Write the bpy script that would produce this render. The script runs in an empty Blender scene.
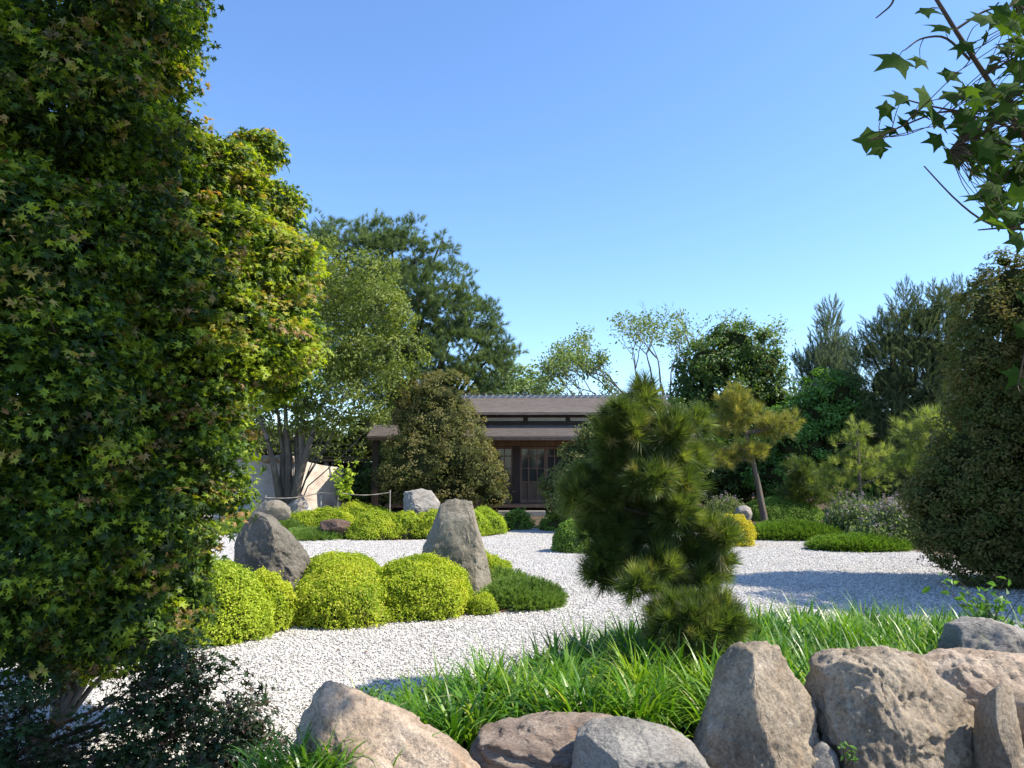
import bpy, bmesh, math
import numpy as np
from mathutils import Vector
R = math.radians
rng = np.random.default_rng(7)
scene = bpy.context.scene
COL = scene.collection

# ------------------------------------------------------------------ camera, sky, sun, exposure
F = 745.0; CX, CY = 512.0, 384.0; EYE = 1.9
PITCH = math.atan(81 / F)
cam_d = bpy.data.cameras.new('camera'); cam = bpy.data.objects.new('camera', cam_d); COL.objects.link(cam)
cam.location = (0, 0, EYE); cam.rotation_euler = (math.pi / 2 + PITCH, 0, 0)
cam_d.sensor_width = 36; cam_d.lens = 36 * F / 1024; cam_d.clip_start = .05; cam_d.clip_end = 3000
scene.camera = cam
scene.render.resolution_x = 1024; scene.render.resolution_y = 768
SUN_AZ = R(98)      # to the right of the viewing direction (+Y)
SUN_EL = R(48)
w = bpy.data.worlds.new('World'); scene.world = w; w.use_nodes = True
nt = w.node_tree; bg = nt.nodes['Background']
sky = nt.nodes.new('ShaderNodeTexSky'); sky.sky_type = 'NISHITA'; sky.sun_disc = False
sky.sun_elevation = SUN_EL; sky.sun_rotation = SUN_AZ
sky.altitude = 0; sky.air_density = 1.0; sky.dust_density = 0.35; sky.ozone_density = 5.0
hs = nt.nodes.new('ShaderNodeHueSaturation'); hs.inputs['Saturation'].default_value = 1.05; nt.links.new(sky.outputs[0], hs.inputs['Color']); tn = nt.nodes.new('ShaderNodeMixRGB'); tn.blend_type = 'MULTIPLY'; tn.inputs[0].default_value = 1; tn.inputs[2].default_value = (.89, .915, .97, 1); nt.links.new(hs.outputs[0], tn.inputs[1]); nt.links.new(tn.outputs[0], bg.inputs[0]); bg.inputs[1].default_value = 0.142
sd = bpy.data.lights.new('sun', 'SUN'); sd.energy = 3.9; sd.angle = R(.53); sd.color = (1, .915, .77)
so = bpy.data.objects.new('sun', sd); COL.objects.link(so)
sdir = Vector((math.sin(SUN_AZ) * math.cos(SUN_EL), math.cos(SUN_AZ) * math.cos(SUN_EL), math.sin(SUN_EL)))
so.rotation_euler = sdir.to_track_quat('Z', 'Y').to_euler()
so.location = (20, 10, 30)
scene.view_settings.view_transform = 'Standard'; scene.view_settings.look = 'None'
scene.view_settings.exposure = 1.12; scene.view_settings.gamma = 1

# ------------------------------------------------------------------ pixel -> world
cp, sp = math.cos(PITCH), math.sin(PITCH)
def P(px, py, Y):
    u = (px - CX) / F; v = (CY - py) / F
    t = Y / (cp - v * sp)
    return Vector((u * t, Y, EYE + t * (sp + v * cp)))
def G(px, py, z=0.0):
    u = (px - CX) / F; v = (CY - py) / F
    t = (z - EYE) / (sp + v * cp)
    return Vector((u * t, t * (cp - v * sp), z))

# ------------------------------------------------------------------ numpy noise
def _hash(i, j, k, s):
    h = (i.astype(np.int64) * 374761393 + j.astype(np.int64) * 668265263 + k.astype(np.int64) * 2147483647 + s * 974634777) & 0xffffffff
    h = ((h ^ (h >> 13)) * 1274126177) & 0xffffffff
    h = h ^ (h >> 16)
    return (h & 0xffff) / 65535.0
def vnoise(p, s=0):
    p = np.asarray(p, float); f = np.floor(p); t = p - f; t = t * t * (3 - 2 * t); f = f.astype(np.int64)
    out = 0
    for a in (0, 1):
        for b in (0, 1):
            for c in (0, 1):
                wgt = (t[:, 0] if a else 1 - t[:, 0]) * (t[:, 1] if b else 1 - t[:, 1]) * (t[:, 2] if c else 1 - t[:, 2])
                out = out + wgt * _hash(f[:, 0] + a, f[:, 1] + b, f[:, 2] + c, s)
    return out * 2 - 1
def fbm(p, o=4, s=0):
    r = 0; a = 1.0; q = np.asarray(p, float)
    for i in range(o):
        r = r + a * vnoise(q, s + i); q = q * 2.03 + 11.7; a *= .5
    return r
def unit(v): return v / np.maximum(np.linalg.norm(v, axis=-1, keepdims=True), 1e-9)
def rdir(n): return unit(rng.normal(size=(n, 3)))

# ------------------------------------------------------------------ materials
MATS = {}
def newmat(name):
    m = bpy.data.materials.new(name); m.use_nodes = True; MATS[name] = m
    n = m.node_tree.nodes; b = n['Principled BSDF']
    return m, n, m.node_tree.links, b
def ramp(n, stops):
    r = n.new('ShaderNodeValToRGB'); e = r.color_ramp.elements
    while len(e) < len(stops): e.new(.5)
    for q, (p, c) in zip(e, stops): q.position = p; q.color = (*c, 1)
    return r
def leafmat(name, cols, tip=(.3, .1, .05), trans=.35, tcol=None, rough=.45, spec=.35):
    m, n, l, b = newmat(name)
    a = n.new('ShaderNodeAttribute'); a.attribute_name = 'rnd'
    k = len(cols); r = ramp(n, [(i / (k - 1), c) for i, c in enumerate(cols)])
    l.new(a.outputs['Fac'], r.inputs[0])
    t = n.new('ShaderNodeAttribute'); t.attribute_name = 'tip'
    mx = n.new('ShaderNodeMixRGB'); l.new(t.outputs['Fac'], mx.inputs[0]); l.new(r.outputs[0], mx.inputs[1]); mx.inputs[2].default_value = (*tip, 1)
    l.new(mx.outputs[0], b.inputs['Base Color']); b.inputs['Roughness'].default_value = rough
    b.inputs['Specular IOR Level'].default_value = spec
    tr = n.new('ShaderNodeBsdfTranslucent')
    mc = n.new('ShaderNodeMixRGB'); mc.blend_type = 'MULTIPLY'; mc.inputs[0].default_value = 1
    l.new(mx.outputs[0], mc.inputs[1]); mc.inputs[2].default_value = (*(tcol or (1.7, 1.7, .8)), 1)
    l.new(mc.outputs[0], tr.inputs[0])
    ms = n.new('ShaderNodeMixShader'); ms.inputs[0].default_value = trans
    l.new(b.outputs[0], ms.inputs[1]); l.new(tr.outputs[0], ms.inputs[2])
    l.new(ms.outputs[0], n['Material Output'].inputs[0])
    return m
def texmat(name, stops, scale=5, detail=8, rough=.85, bump=.3, bscale=None, stretch=(1, 1, 1), spec=.3, bdist=.02, coords='Object'):
    m, n, l, b = newmat(name)
    tc = n.new('ShaderNodeTexCoord'); mp = n.new('ShaderNodeMapping'); mp.inputs['Scale'].default_value = stretch
    l.new(tc.outputs[coords], mp.inputs[0])
    no = n.new('ShaderNodeTexNoise'); no.inputs['Scale'].default_value = scale; no.inputs['Detail'].default_value = detail; no.inputs['Roughness'].default_value = .65
    l.new(mp.outputs[0], no.inputs[0])
    r = ramp(n, stops); l.new(no.outputs[0], r.inputs[0]); l.new(r.outputs[0], b.inputs['Base Color'])
    b.inputs['Roughness'].default_value = rough; b.inputs['Specular IOR Level'].default_value = spec
    n2 = n.new('ShaderNodeTexNoise'); n2.inputs['Scale'].default_value = bscale or scale * 4; n2.inputs['Detail'].default_value = 8
    l.new(mp.outputs[0], n2.inputs[0])
    bp = n.new('ShaderNodeBump'); bp.inputs['Strength'].default_value = bump; bp.inputs['Distance'].default_value = bdist
    l.new(n2.outputs[0], bp.inputs['Height']); l.new(bp.outputs[0], b.inputs['Normal'])
    return m
def rockmat(name, dark, mid, light, lichen=(.45, .43, .36), strata=0, scale=4, stain=(.30, .17, .08), stain_amt=.5, tilt=0):
    m, n, l, b = newmat(name)
    tc = n.new('ShaderNodeTexCoord'); mp = n.new('ShaderNodeMapping'); l.new(tc.outputs['Object'], mp.inputs[0])
    mp.inputs['Scale'].default_value = (1, 1, 1 + strata); mp.inputs['Rotation'].default_value = (0, tilt, 0)
    def noise(s, d=8, r=.6, dist=0):
        x = n.new('ShaderNodeTexNoise'); x.inputs['Scale'].default_value = s; x.inputs['Detail'].default_value = d
        x.inputs['Roughness'].default_value = r; x.inputs['Distortion'].default_value = dist; l.new(mp.outputs[0], x.inputs[0]); return x
    a = noise(scale, 10, .7, .4); r = ramp(n, [(.3, dark), (.5, mid), (.7, light)]); l.new(a.outputs[0], r.inputs[0])
    # crystal speckle
    g = noise(scale * 22, 4, .7); gr = ramp(n, [(.35, (.5, .5, .5)), (.5, (1, 1, 1)), (.68, (1.35, 1.33, 1.28))]); l.new(g.outputs[0], gr.inputs[0])
    mu = n.new('ShaderNodeMixRGB'); mu.blend_type = 'MULTIPLY'; mu.inputs[0].default_value = .75
    l.new(r.outputs[0], mu.inputs[1]); l.new(gr.outputs[0], mu.inputs[2])
    s1 = noise(scale * .6, 5, .6, 1.2); sr = ramp(n, [(.5, (0, 0, 0)), (.68, (stain_amt,) * 3)]); l.new(s1.outputs[0], sr.inputs[0])
    m1 = n.new('ShaderNodeMixRGB'); l.new(sr.outputs[0], m1.inputs[0]); l.new(mu.outputs[0], m1.inputs[1]); m1.inputs[2].default_value = (*stain, 1)
    s2 = noise(scale * 2.2, 10, .8, .3); lr = ramp(n, [(.6, (0, 0, 0)), (.66, (.7, .7, .7))]); l.new(s2.outputs[0], lr.inputs[0])
    m2 = n.new('ShaderNodeMixRGB'); l.new(lr.outputs[0], m2.inputs[0]); l.new(m1.outputs[0], m2.inputs[1]); m2.inputs[2].default_value = (*lichen, 1)
    l.new(m2.outputs[0], b.inputs['Base Color']); b.inputs['Roughness'].default_value = .88; b.inputs['Specular IOR Level'].default_value = .25
    bn = noise(scale * 5, 12, .72); bp = n.new('ShaderNodeBump'); bp.inputs['Strength'].default_value = .9; bp.inputs['Distance'].default_value = .04
    l.new(bn.outputs[0], bp.inputs['Height'])
    vo = n.new('ShaderNodeTexVoronoi'); vo.feature = 'DISTANCE_TO_EDGE'; vo.inputs['Scale'].default_value = scale * .9
    nz = noise(scale * 1.5, 5, .6); ad = n.new('ShaderNodeMixRGB'); ad.inputs[0].default_value = .35
    l.new(mp.outputs[0], ad.inputs[1]); l.new(nz.outputs[1], ad.inputs[2]); l.new(ad.outputs[0], vo.inputs[0])
    cr = ramp(n, [(0, (0, 0, 0)), (.025, (1, 1, 1))]); l.new(vo.outputs[0], cr.inputs[0])
    b2 = n.new('ShaderNodeBump'); b2.inputs['Strength'].default_value = .35; b2.inputs['Distance'].default_value = .02
    l.new(cr.outputs[0], b2.inputs['Height']); l.new(bp.outputs[0], b2.inputs['Normal']); l.new(b2.outputs[0], b.inputs['Normal'])
    return m
def plain(name, col, rough=.7, spec=.3, metal=0):
    m, n, l, b = newmat(name); b.inputs['Base Color'].default_value = (*col, 1); b.inputs['Roughness'].default_value = rough
    b.inputs['Specular IOR Level'].default_value = spec; b.inputs['Metallic'].default_value = metal
    return m

# ------------------------------------------------------------------ mesh building
class Mesh:
    """collects vertex blocks and builds ONE mesh object"""
    def __init__(s): s.b = []; s.n = 0
    def add(s, V, Fc, mat=0, rnd=0.5, tip=0.0, smooth=False):
        V = np.asarray(V, float).reshape(-1, 3); Fc = np.asarray(Fc, np.int64)
        s.b.append((V, Fc + s.n, mat, np.broadcast_to(rnd, (len(V),)), np.broadcast_to(tip, (len(V),)), smooth)); s.n += len(V)
        return s
    def build(s, name, mats, parent=None, origin=None):
        V = np.concatenate([x[0] for x in s.b]); org = Vector(origin) if origin is not None else Vector((0, 0, 0))
        V = V - np.array(org)
        me = bpy.data.meshes.new(name); me.vertices.add(len(V)); me.vertices.foreach_set('co', V.astype(np.float32).ravel())
        loops = np.concatenate([x[1].ravel() for x in s.b]); sizes = np.concatenate([np.full(len(x[1]), x[1].shape[1]) for x in s.b])
        starts = np.concatenate([[0], np.cumsum(sizes)[:-1]])
        me.loops.add(len(loops)); me.loops.foreach_set('vertex_index', loops.astype(np.int32))
        me.polygons.add(len(sizes)); me.polygons.foreach_set('loop_start', starts.astype(np.int32)); me.polygons.foreach_set('loop_total', sizes.astype(np.int32))
        me.polygons.foreach_set('material_index', np.concatenate([np.full(len(x[1]), x[2]) for x in s.b]).astype(np.int32))
        me.polygons.foreach_set('use_smooth', np.concatenate([np.full(len(x[1]), x[5]) for x in s.b]))
        for k, i in (('rnd', 3), ('tip', 4)):
            a = me.attributes.new(k, 'FLOAT', 'POINT'); a.data.foreach_set('value', np.concatenate([x[i] for x in s.b]).astype(np.float32))
        me.update(calc_edges=True); me.validate()
        for m in (mats if isinstance(mats, (list, tuple)) else [mats]): me.materials.append(m)
        o = bpy.data.objects.new(name, me); COL.objects.link(o)
        if parent is not None: o.parent = parent; o.location = org - parent.location
        else: o.location = org
        return o
def tag(o, label=None, cat=None, group=None, kind=None):
    if label: o['label'] = label
    if cat: o['category'] = cat
    if group: o['group'] = group
    if kind: o['kind'] = kind
    return o
def empty(name, loc, label, cat, group=None):
    o = bpy.data.objects.new(name, None); COL.objects.link(o); o.location = loc; o.empty_display_size = .2
    return tag(o, label, cat, group)

def frames(nrm, roll=None):
    """N x 3 x 3 with columns x, y, z; z = nrm"""
    n = len(nrm); z = unit(nrm); a = rdir(n) if roll is None else roll
    x = unit(np.cross(a, z)); y = np.cross(z, x)
    return np.stack([x, y, z], axis=2)
def inst(tV, tF, pos, fr, sc):
    sc = np.asarray(sc, float)
    if sc.ndim == 0: sc = np.full(len(pos), float(sc))
    if sc.ndim == 1: sc = sc[:, None]
    V = np.einsum('nij,nmj->nmi', fr, tV[None] * sc[:, None, :]) + pos[:, None, :]
    n = len(pos); m = len(tV)
    Fc = (tF[None] + (np.arange(n) * m)[:, None, None]).reshape(-1, tF.shape[1])
    return V.reshape(-1, 3), Fc
def put(M, t, pos, nrm, size, mat=0, rnd=None, tip=0.0, roll=None):
    tV, tF = t; n = len(pos)
    if rnd is None: rnd = rng.random(n)
    V, Fc = inst(tV, tF, pos, frames(nrm, roll), size)
    M.add(V, Fc, mat, np.repeat(np.broadcast_to(rnd, (n,)), len(tV)), np.repeat(np.broadcast_to(tip, (n,)), len(tV)))

# leaf templates: z = leaf normal, y = along the leaf
T_SMALL = (np.array([[0, -.5, 0], [.3, 0, .08], [0, .5, -.05], [-.3, 0, .08]]), np.array([[0, 1, 2], [0, 2, 3]]))
T_OVAL = (np.array([[0, -.5, 0], [.24, -.15, .07], [.2, .2, .07], [0, .5, -.1], [-.2, .2, .07], [-.24, -.15, .07]]), np.array([[0, 1, 2, 3], [0, 3, 4, 5]]))
def maple_leaf(lobes=5, depth=.42):
    pts = [(0, -.12, 0)]; n = lobes
    angs = np.linspace(-125, 125, n)
    L = [.62, .9, 1.0, .9, .62] if n == 5 else [.5, .75, .95, 1, .95, .75, .5]
    out = [(0.0, -.25)]
    for i, a in enumerate(angs):
        r = R(a); d = (math.sin(r), math.cos(r)); q = (math.cos(r), -math.sin(r))
        for s_, k in ((-1, .6), (0, 1), (1, .6)):
            w_ = .13 if s_ else 0
            out.append((d[0] * L[i] * k + q[0] * s_ * w_, d[1] * L[i] * k + q[1] * s_ * w_))
        if i < n - 1:
            r2 = R((a + angs[i + 1]) / 2); out.append((math.sin(r2) * depth * .75, math.cos(r2) * depth * .75))
    V = [(0, 0, .04)] + [(x * .55, y * .55, -.10 * (x * x + y * y)) for x, y in out]
    k = len(out); Fc = [[0, i + 1, (i + 1) % k + 1] for i in range(k)]
    return np.array(V), np.array(Fc)
T_MAPLE = maple_leaf()
def maple_low():
    out = [(0, -.25)]; angs = (-115, -55, 0, 55, 115); L = (.6, .9, 1, .9, .6)
    for i, a in enumerate(angs):
        out.append((math.sin(R(a)) * L[i], math.cos(R(a)) * L[i]))
        if i < 4: r2 = R((a + angs[i + 1]) / 2); out.append((math.sin(r2) * .33, math.cos(r2) * .33))
    V = [(0, 0, .04)] + [(x * .55, y * .55, -.1 * (x * x + y * y)) for x, y in out]; k = len(out)
    return np.array(V), np.array([[0, i + 1, (i + 1) % k + 1] for i in range(k)])
T_MAPLE_LOW = maple_low()
def tuft(n, shoot, nl, wd, a0, a1, seed=0, droop=0.):
    """needles around a shoot along +z"""
    r = np.random.default_rng(seed); t = r.random(n) ** .8; az = r.random(n) * 6.283
    ang = np.radians(a1 + (a0 - a1) * t + r.normal(size=n) * 8)
    d = np.stack([np.sin(ang) * np.cos(az), np.sin(ang) * np.sin(az), np.cos(ang)], 1)
    base = np.stack([0 * t, 0 * t, t * shoot], 1); side = unit(np.cross(d, r.normal(size=(n, 3))))
    L = nl * (.75 + .5 * r.random(n))[:, None]
    tipp = base + d * L; tipp[:, 2] -= droop * nl
    V = np.stack([base - side * wd / 2, base + side * wd / 2, tipp], 1).reshape(-1, 3)
    return V, np.arange(3 * n).reshape(-1, 3)
T_TUFT = tuft(70, .10, .125, .0042, 22, 62, 1)
T_TUFT_FAR = tuft(38, .14, .17, .013, 20, 70, 2)
T_SPRAY = tuft(46, .55, .15, .018, 18, 42, 3)
T_SPRAY_S = tuft(26, .16, .05, .010, 20, 50, 4)

def tube(M, pts, rad, seg=8, mat=0, rnd=.5):
    pts = np.asarray(pts, float); n = len(pts); rad = np.broadcast_to(rad, (n,)).astype(float)
    tan = unit(np.gradient(pts, axis=0)); ref = np.array([0.31, .87, .38]); x = unit(np.cross(tan, ref)); y = np.cross(tan, x)
    a = np.arange(seg) / seg * 2 * math.pi
    V = pts[:, None] + rad[:, None, None] * (np.cos(a)[None, :, None] * x[:, None] + np.sin(a)[None, :, None] * y[:, None])
    i = np.arange(n - 1)[:, None] * seg; j = np.arange(seg)[None]; j2 = (j + 1) % seg
    Fc = np.stack([i + j, i + j2, i + seg + j2, i + seg + j], -1).reshape(-1, 4)
    M.add(V.reshape(-1, 3), Fc, mat, rnd, 0, True)
def curve(a, b, sag=.0, wob=.05, n=9, up=0.):
    a = np.array(a, float); b = np.array(b, float); t = np.linspace(0, 1, n)[:, None]; L = np.linalg.norm(b - a)
    p = a + (b - a) * t; side = rdir(1)[0]
    p = p + np.sin(t * math.pi) * side * wob * L + np.sin(t * math.pi * 2.3) * rdir(1)[0] * wob * .4 * L * t
    p[:, 2] += (np.sin(t[:, 0] * math.pi)) * up * L
    return p
def boxV(x0, x1, y0, y1, z0, z1):
    V = np.array([(x, y, z) for x in (x0, x1) for y in (y0, y1) for z in (z0, z1)], float)
    return V, np.array([[0, 1, 3, 2], [4, 6, 7, 5], [0, 4, 5, 1], [2, 3, 7, 6], [0, 2, 6, 4], [1, 5, 7, 3]])
def box(M, x0, x1, y0, y1, z0, z1, mat=0): V, Fc = boxV(x0, x1, y0, y1, z0, z1); M.add(V, Fc, mat); return M

_ico = {}
def ico(sub):
    if sub not in _ico:
        bm = bmesh.new(); bmesh.ops.create_icosphere(bm, subdivisions=sub, radius=1); bm.verts.ensure_lookup_table()
        _ico[sub] = (np.array([v.co[:] for v in bm.verts]), np.array([[v.index for v in f.verts] for f in bm.faces])); bm.free()
    return _ico[sub]

# ------------------------------------------------------------------ crowns from lobes
def lobes_px(Y, items):
    """(px, py, rx, ry[, dY[, depth]]) in picture units at depth Y -> world ellipsoids"""
    out = []
    for it in items:
        px, py, rx, ry = it[:4]; dY = it[4] if len(it) > 4 else 0; y = Y + dY
        c = np.array(P(px, py, y)); a = rx / F * y; b = ry / F * y; d = it[5] if len(it) > 5 else (a + b) / 2
        out.append((c, np.array([a, d, b])))
    return out
def lobe_points(lobes, n, shell=.72, rough=.18, freq=1.2, seed=0, inside_keep=.25, weights=None):
    wts = np.array([(r[0] * r[1] * r[2]) ** (2 / 3) for c, r in lobes]) if weights is None else np.array(weights, float); wts = wts / wts.sum()
    idx = rng.choice(len(lobes), n, p=wts); C = np.array([l[0] for l in lobes])[idx]; Rr = np.array([l[1] for l in lobes])[idx]
    d = rdir(n); k = shell + (1 - shell) * rng.random(n) ** .6
    pos = C + d * Rr * k[:, None]
    nz = fbm(pos * freq, 3, seed)
    pos = C + (pos - C) * (1 + rough * nz)[:, None]
    nrm = unit(d / Rr)
    keep = np.ones(n, bool)
    for j, (c, r) in enumerate(lobes):
        q = ((pos - c) / r); ins = (q ** 2).sum(1) < .62
        keep &= ~(ins & (idx != j) & (rng.random(n) > inside_keep))
    return pos[keep], nrm[keep], k[keep], idx[keep]
def foliage(M, lobes, ncl, rc, per, tmpl, size, mat=0, shell=.7, rough=.2, freq=1.2, gap=-.35, seed=0, up=.5, tipp=None, flat=.7, size_var=.35, inside_keep=.25, face=.7, droop=0., young=0, jit=.45):
    pos, nrm, k, idx = lobe_points(lobes, ncl, shell, rough, freq, seed, inside_keep)
    g = fbm(pos * freq * 1.7, 2, seed + 50); keep = g > gap; pos, nrm, k = pos[keep], nrm[keep], k[keep]
    n = len(pos); rcs = rc * (.6 + .8 * rng.random(n))
    crnd = np.clip(.5 + .22 * rng.normal(size=n), 0, 1)
    d = rdir(n * per); N = np.repeat(nrm, per, 0); Pp = np.repeat(pos, per, 0)
    d = unit(d + N * .5); rr = np.repeat(rcs, per) * (.45 + .55 * rng.random(n * per))
    off = d * rr[:, None]; off[:, 2] *= flat
    lp = Pp + off
    ln = unit(d * face + N * .4 + np.array([0, 0, up]) + rng.normal(size=d.shape) * jit)
    rnd = np.clip(np.repeat(crnd, per) + .2 * rng.normal(size=n * per) + (young * (np.repeat(k, per) - .85) * 4 if young else 0), 0, 1)  # young lightens the outermost leaves; on the maple it paints in sunlit colour
    tp = 0.0
    if tipp is not None: tp = tipp(lp, np.repeat(k, per), np.repeat(rng.random(n), per))
    roll = None
    if droop: roll = np.cross(unit(N + rng.normal(size=N.shape) * .6 - np.array([0, 0, droop])), ln) * -1.0
    put(M, tmpl, lp, ln, size * (1 + size_var * (rng.random(n * per) * 2 - 1)), mat, rnd, tp, roll if roll is None else np.cross(roll, ln))
    return pos, nrm
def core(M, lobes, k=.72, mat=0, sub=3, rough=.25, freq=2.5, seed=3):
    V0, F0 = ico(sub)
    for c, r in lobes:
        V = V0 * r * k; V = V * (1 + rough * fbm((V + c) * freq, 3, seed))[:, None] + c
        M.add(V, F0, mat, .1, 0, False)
def limbs(M, base, lobes, r0, mat=0, stems=1, split=.35, twigs=None, twig_r=.012, lean=None):
    """tapered trunk, a limb to every lobe, twigs to leaf clusters"""
    base = np.array(base, float); tops = []; allp = []
    cen = np.mean([c for c, r in lobes], 0)
    for c, r in lobes:
        L = np.linalg.norm(c - base)
        fork = base + (np.array([cen[0] * .6 + c[0] * .4, cen[1] * .6 + c[1] * .4, c[2]]) - base) * split
        fork = fork if lean is None else base + (fork - base) + np.array(lean) * split
        a = curve(base, fork, wob=.03, n=7); b = curve(fork, c + np.array([0, 0, r[2] * .3]), wob=.07, n=9)
        p = np.concatenate([a, b[1:]]); t = np.linspace(0, 1, len(p))
        rad = r0 / math.sqrt(max(1, min(len(lobes), 5)) / 2) * (1 - t) ** .8 + r0 * .06
        rad[:2] *= 1.25
        tube(M, p, rad, 8, mat); allp.append(p[5:])
    A = np.concatenate(allp)
    if twigs is not None:
        for q in twigs:
            i = np.argmin(((A - q) ** 2).sum(1) + .0); tube(M, curve(A[i], q, wob=.08, n=5), np.linspace(twig_r, twig_r * .3, 5), 4, mat)
    return A
TX = {}
exec_order = None

# ------------------------------------------------------------------ material set
m_gravel = texmat('white_gravel', [(.3, (.40, .385, .365)), (.5, (.66, .645, .62)), (.7, (.80, .79, .77))], 60, 6, .9, .8, 70, bdist=.03)
def gravelmat(name, scale):
    m, n, l, b = newmat(name); tc = n.new('ShaderNodeTexCoord')
    v = n.new('ShaderNodeTexVoronoi'); v.inputs['Scale'].default_value = scale; l.new(tc.outputs['Object'], v.inputs[0])
    sx = n.new('ShaderNodeSeparateColor'); l.new(v.outputs['Color'], sx.inputs[0])
    r = ramp(n, [(0, (.26, .25, .23)), (.18, (.43, .41, .38)), (.34, (.56, .53, .495)), (1, (.72, .69, .645))]); l.new(sx.outputs[0], r.inputs[0])
    r2 = ramp(n, [(.30, (1, 1, 1)), (.62, (.42, .41, .39))]); l.new(v.outputs['Distance'], r2.inputs[0])
    no = n.new('ShaderNodeTexNoise'); no.inputs['Scale'].default_value = 1.1; no.inputs['Detail'].default_value = 6; l.new(tc.outputs['Object'], no.inputs[0])
    r3 = ramp(n, [(.3, (.88, .87, .85)), (.7, (1, 1, 1))]); l.new(no.outputs[0], r3.inputs[0])
    a = n.new('ShaderNodeMixRGB'); a.blend_type = 'MULTIPLY'; a.inputs[0].default_value = 1; l.new(r.outputs[0], a.inputs[1]); l.new(r3.outputs[0], a.inputs[2])
    c = n.new('ShaderNodeMixRGB'); c.blend_type = 'MULTIPLY'; c.inputs[0].default_value = .6; l.new(a.outputs[0], c.inputs[1]); l.new(r2.outputs[0], c.inputs[2])
    l.new(c.outputs[0], b.inputs['Base Color']); b.inputs['Roughness'].default_value = .9
    bp = n.new('ShaderNodeBump'); bp.invert = True; bp.inputs['Strength'].default_value = 1; bp.inputs['Distance'].default_value = .018
    l.new(v.outputs['Distance'], bp.inputs['Height']); l.new(bp.outputs[0], b.inputs['Normal']); return m
m_gravel = gravelmat('white_gravel_bed', 34)
m, n, l, b = newmat('pebble'); a = n.new('ShaderNodeAttribute'); a.attribute_name = 'rnd'
r = ramp(n, [(0, (.25, .24, .22)), (.14, (.42, .40, .37)), (.34, (.58, .555, .515)), (1, (.74, .71, .665))]); l.new(a.outputs['Fac'], r.inputs[0]); l.new(r.outputs[0], b.inputs['Base Color']); b.inputs['Roughness'].default_value = .8
m_pebble = m
m_ground = texmat('mulch_earth', [(.3, (.05, .035, .02)), (.55, (.10, .07, .045)), (.75, (.07, .09, .03))], 3, 10, .95, .8, 25, bdist=.05)
m_soil = texmat('dark_bark_mulch', [(.3, (.035, .022, .014)), (.6, (.09, .055, .032)), (.8, (.14, .09, .055))], 14, 8, .95, 1, 40, bdist=.04)
m_edge = texmat('rusty_edging', [(.3, (.10, .055, .035)), (.7, (.17, .10, .07))], 12, 5, .8, .4)
m_bark = texmat('grey_brown_bark', [(.3, (.07, .055, .042)), (.55, (.15, .125, .10)), (.75, (.24, .21, .17))], 5, 10, .95, 1, 14, stretch=(1, 1, .25), bdist=.04)
m_barkdk = texmat('dark_pine_bark', [(.3, (.03, .022, .016)), (.6, (.09, .065, .048)), (.8, (.15, .115, .085))], 7, 10, .95, 1, 18, stretch=(1, 1, .4), bdist=.05)
m_barkpale = texmat('pale_peeling_bark', [(.35, (.17, .14, .11)), (.5, (.30, .26, .22)), (.65, (.50, .46, .41))], 4, 8, .9, .8, 14, stretch=(1, 1, .3), bdist=.03)
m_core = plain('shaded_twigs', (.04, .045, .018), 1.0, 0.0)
m_twig = plain('twig', (.075, .055, .035), .9)

L = {}
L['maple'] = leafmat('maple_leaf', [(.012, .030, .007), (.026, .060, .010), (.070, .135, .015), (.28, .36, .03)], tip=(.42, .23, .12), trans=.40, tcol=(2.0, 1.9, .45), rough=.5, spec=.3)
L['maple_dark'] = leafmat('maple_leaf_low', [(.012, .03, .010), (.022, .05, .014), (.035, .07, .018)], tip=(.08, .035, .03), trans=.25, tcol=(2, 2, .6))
L['branch'] = leafmat('star_leaf', [(.022, .052, .012), (.038, .078, .017), (.06, .11, .022)], trans=.3, tcol=(2.0, 2.0, .4), rough=.8, spec=.05)
L['gold'] = leafmat('golden_leaf', [(.16, .27, .015), (.32, .44, .025), (.46, .54, .035), (.56, .58, .05)], tip=(.66, .60, .14), trans=.35, tcol=(1.2, 1.2, .5), rough=.55, spec=.2)
L['lime'] = leafmat('lime_leaf', [(.20, .30, .02), (.36, .48, .03), (.50, .58, .04)], tip=(.6, .6, .1), trans=.35, tcol=(1.2, 1.2, .5), rough=.55)
L['yellow'] = leafmat('yellow_leaf', [(.42, .40, .02), (.60, .54, .03), (.72, .62, .05)], tip=(.75, .62, .08), trans=.3, tcol=(1.2, 1.2, .4))
L['box'] = leafmat('clipped_green_leaf', [(.07, .14, .02), (.13, .24, .03), (.20, .34, .045)], tip=(.34, .44, .08), trans=.3, tcol=(1.5, 1.5, .5))
L['juniper'] = leafmat('creeping_juniper_leaf', [(.08, .15, .03), (.15, .25, .045), (.24, .36, .07)], tip=(.36, .44, .14), trans=.25)
L['oak'] = leafmat('mid_green_leaf', [(.075, .105, .026), (.125, .17, .036), (.19, .24, .05), (.27, .31, .075)], tip=(.3, .3, .1), trans=.4, tcol=(1.6, 1.6, .55))
L['dark'] = leafmat('dark_glossy_leaf', [(.035, .068, .016), (.065, .12, .025), (.11, .18, .036)], tip=(.22, .3, .06), trans=.32, tcol=(1.7, 1.8, .6), rough=.42)
L['bright'] = leafmat('bright_green_leaf', [(.06, .13, .026), (.10, .22, .04), (.16, .31, .06)], tip=(.26, .38, .09), trans=.38, tcol=(1.5, 1.5, .5))
L['pale'] = leafmat('pale_young_leaf', [(.13, .19, .06), (.20, .28, .09), (.29, .37, .14)], tip=(.4, .42, .25), trans=.4, tcol=(1.4, 1.4, .7))
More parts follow.
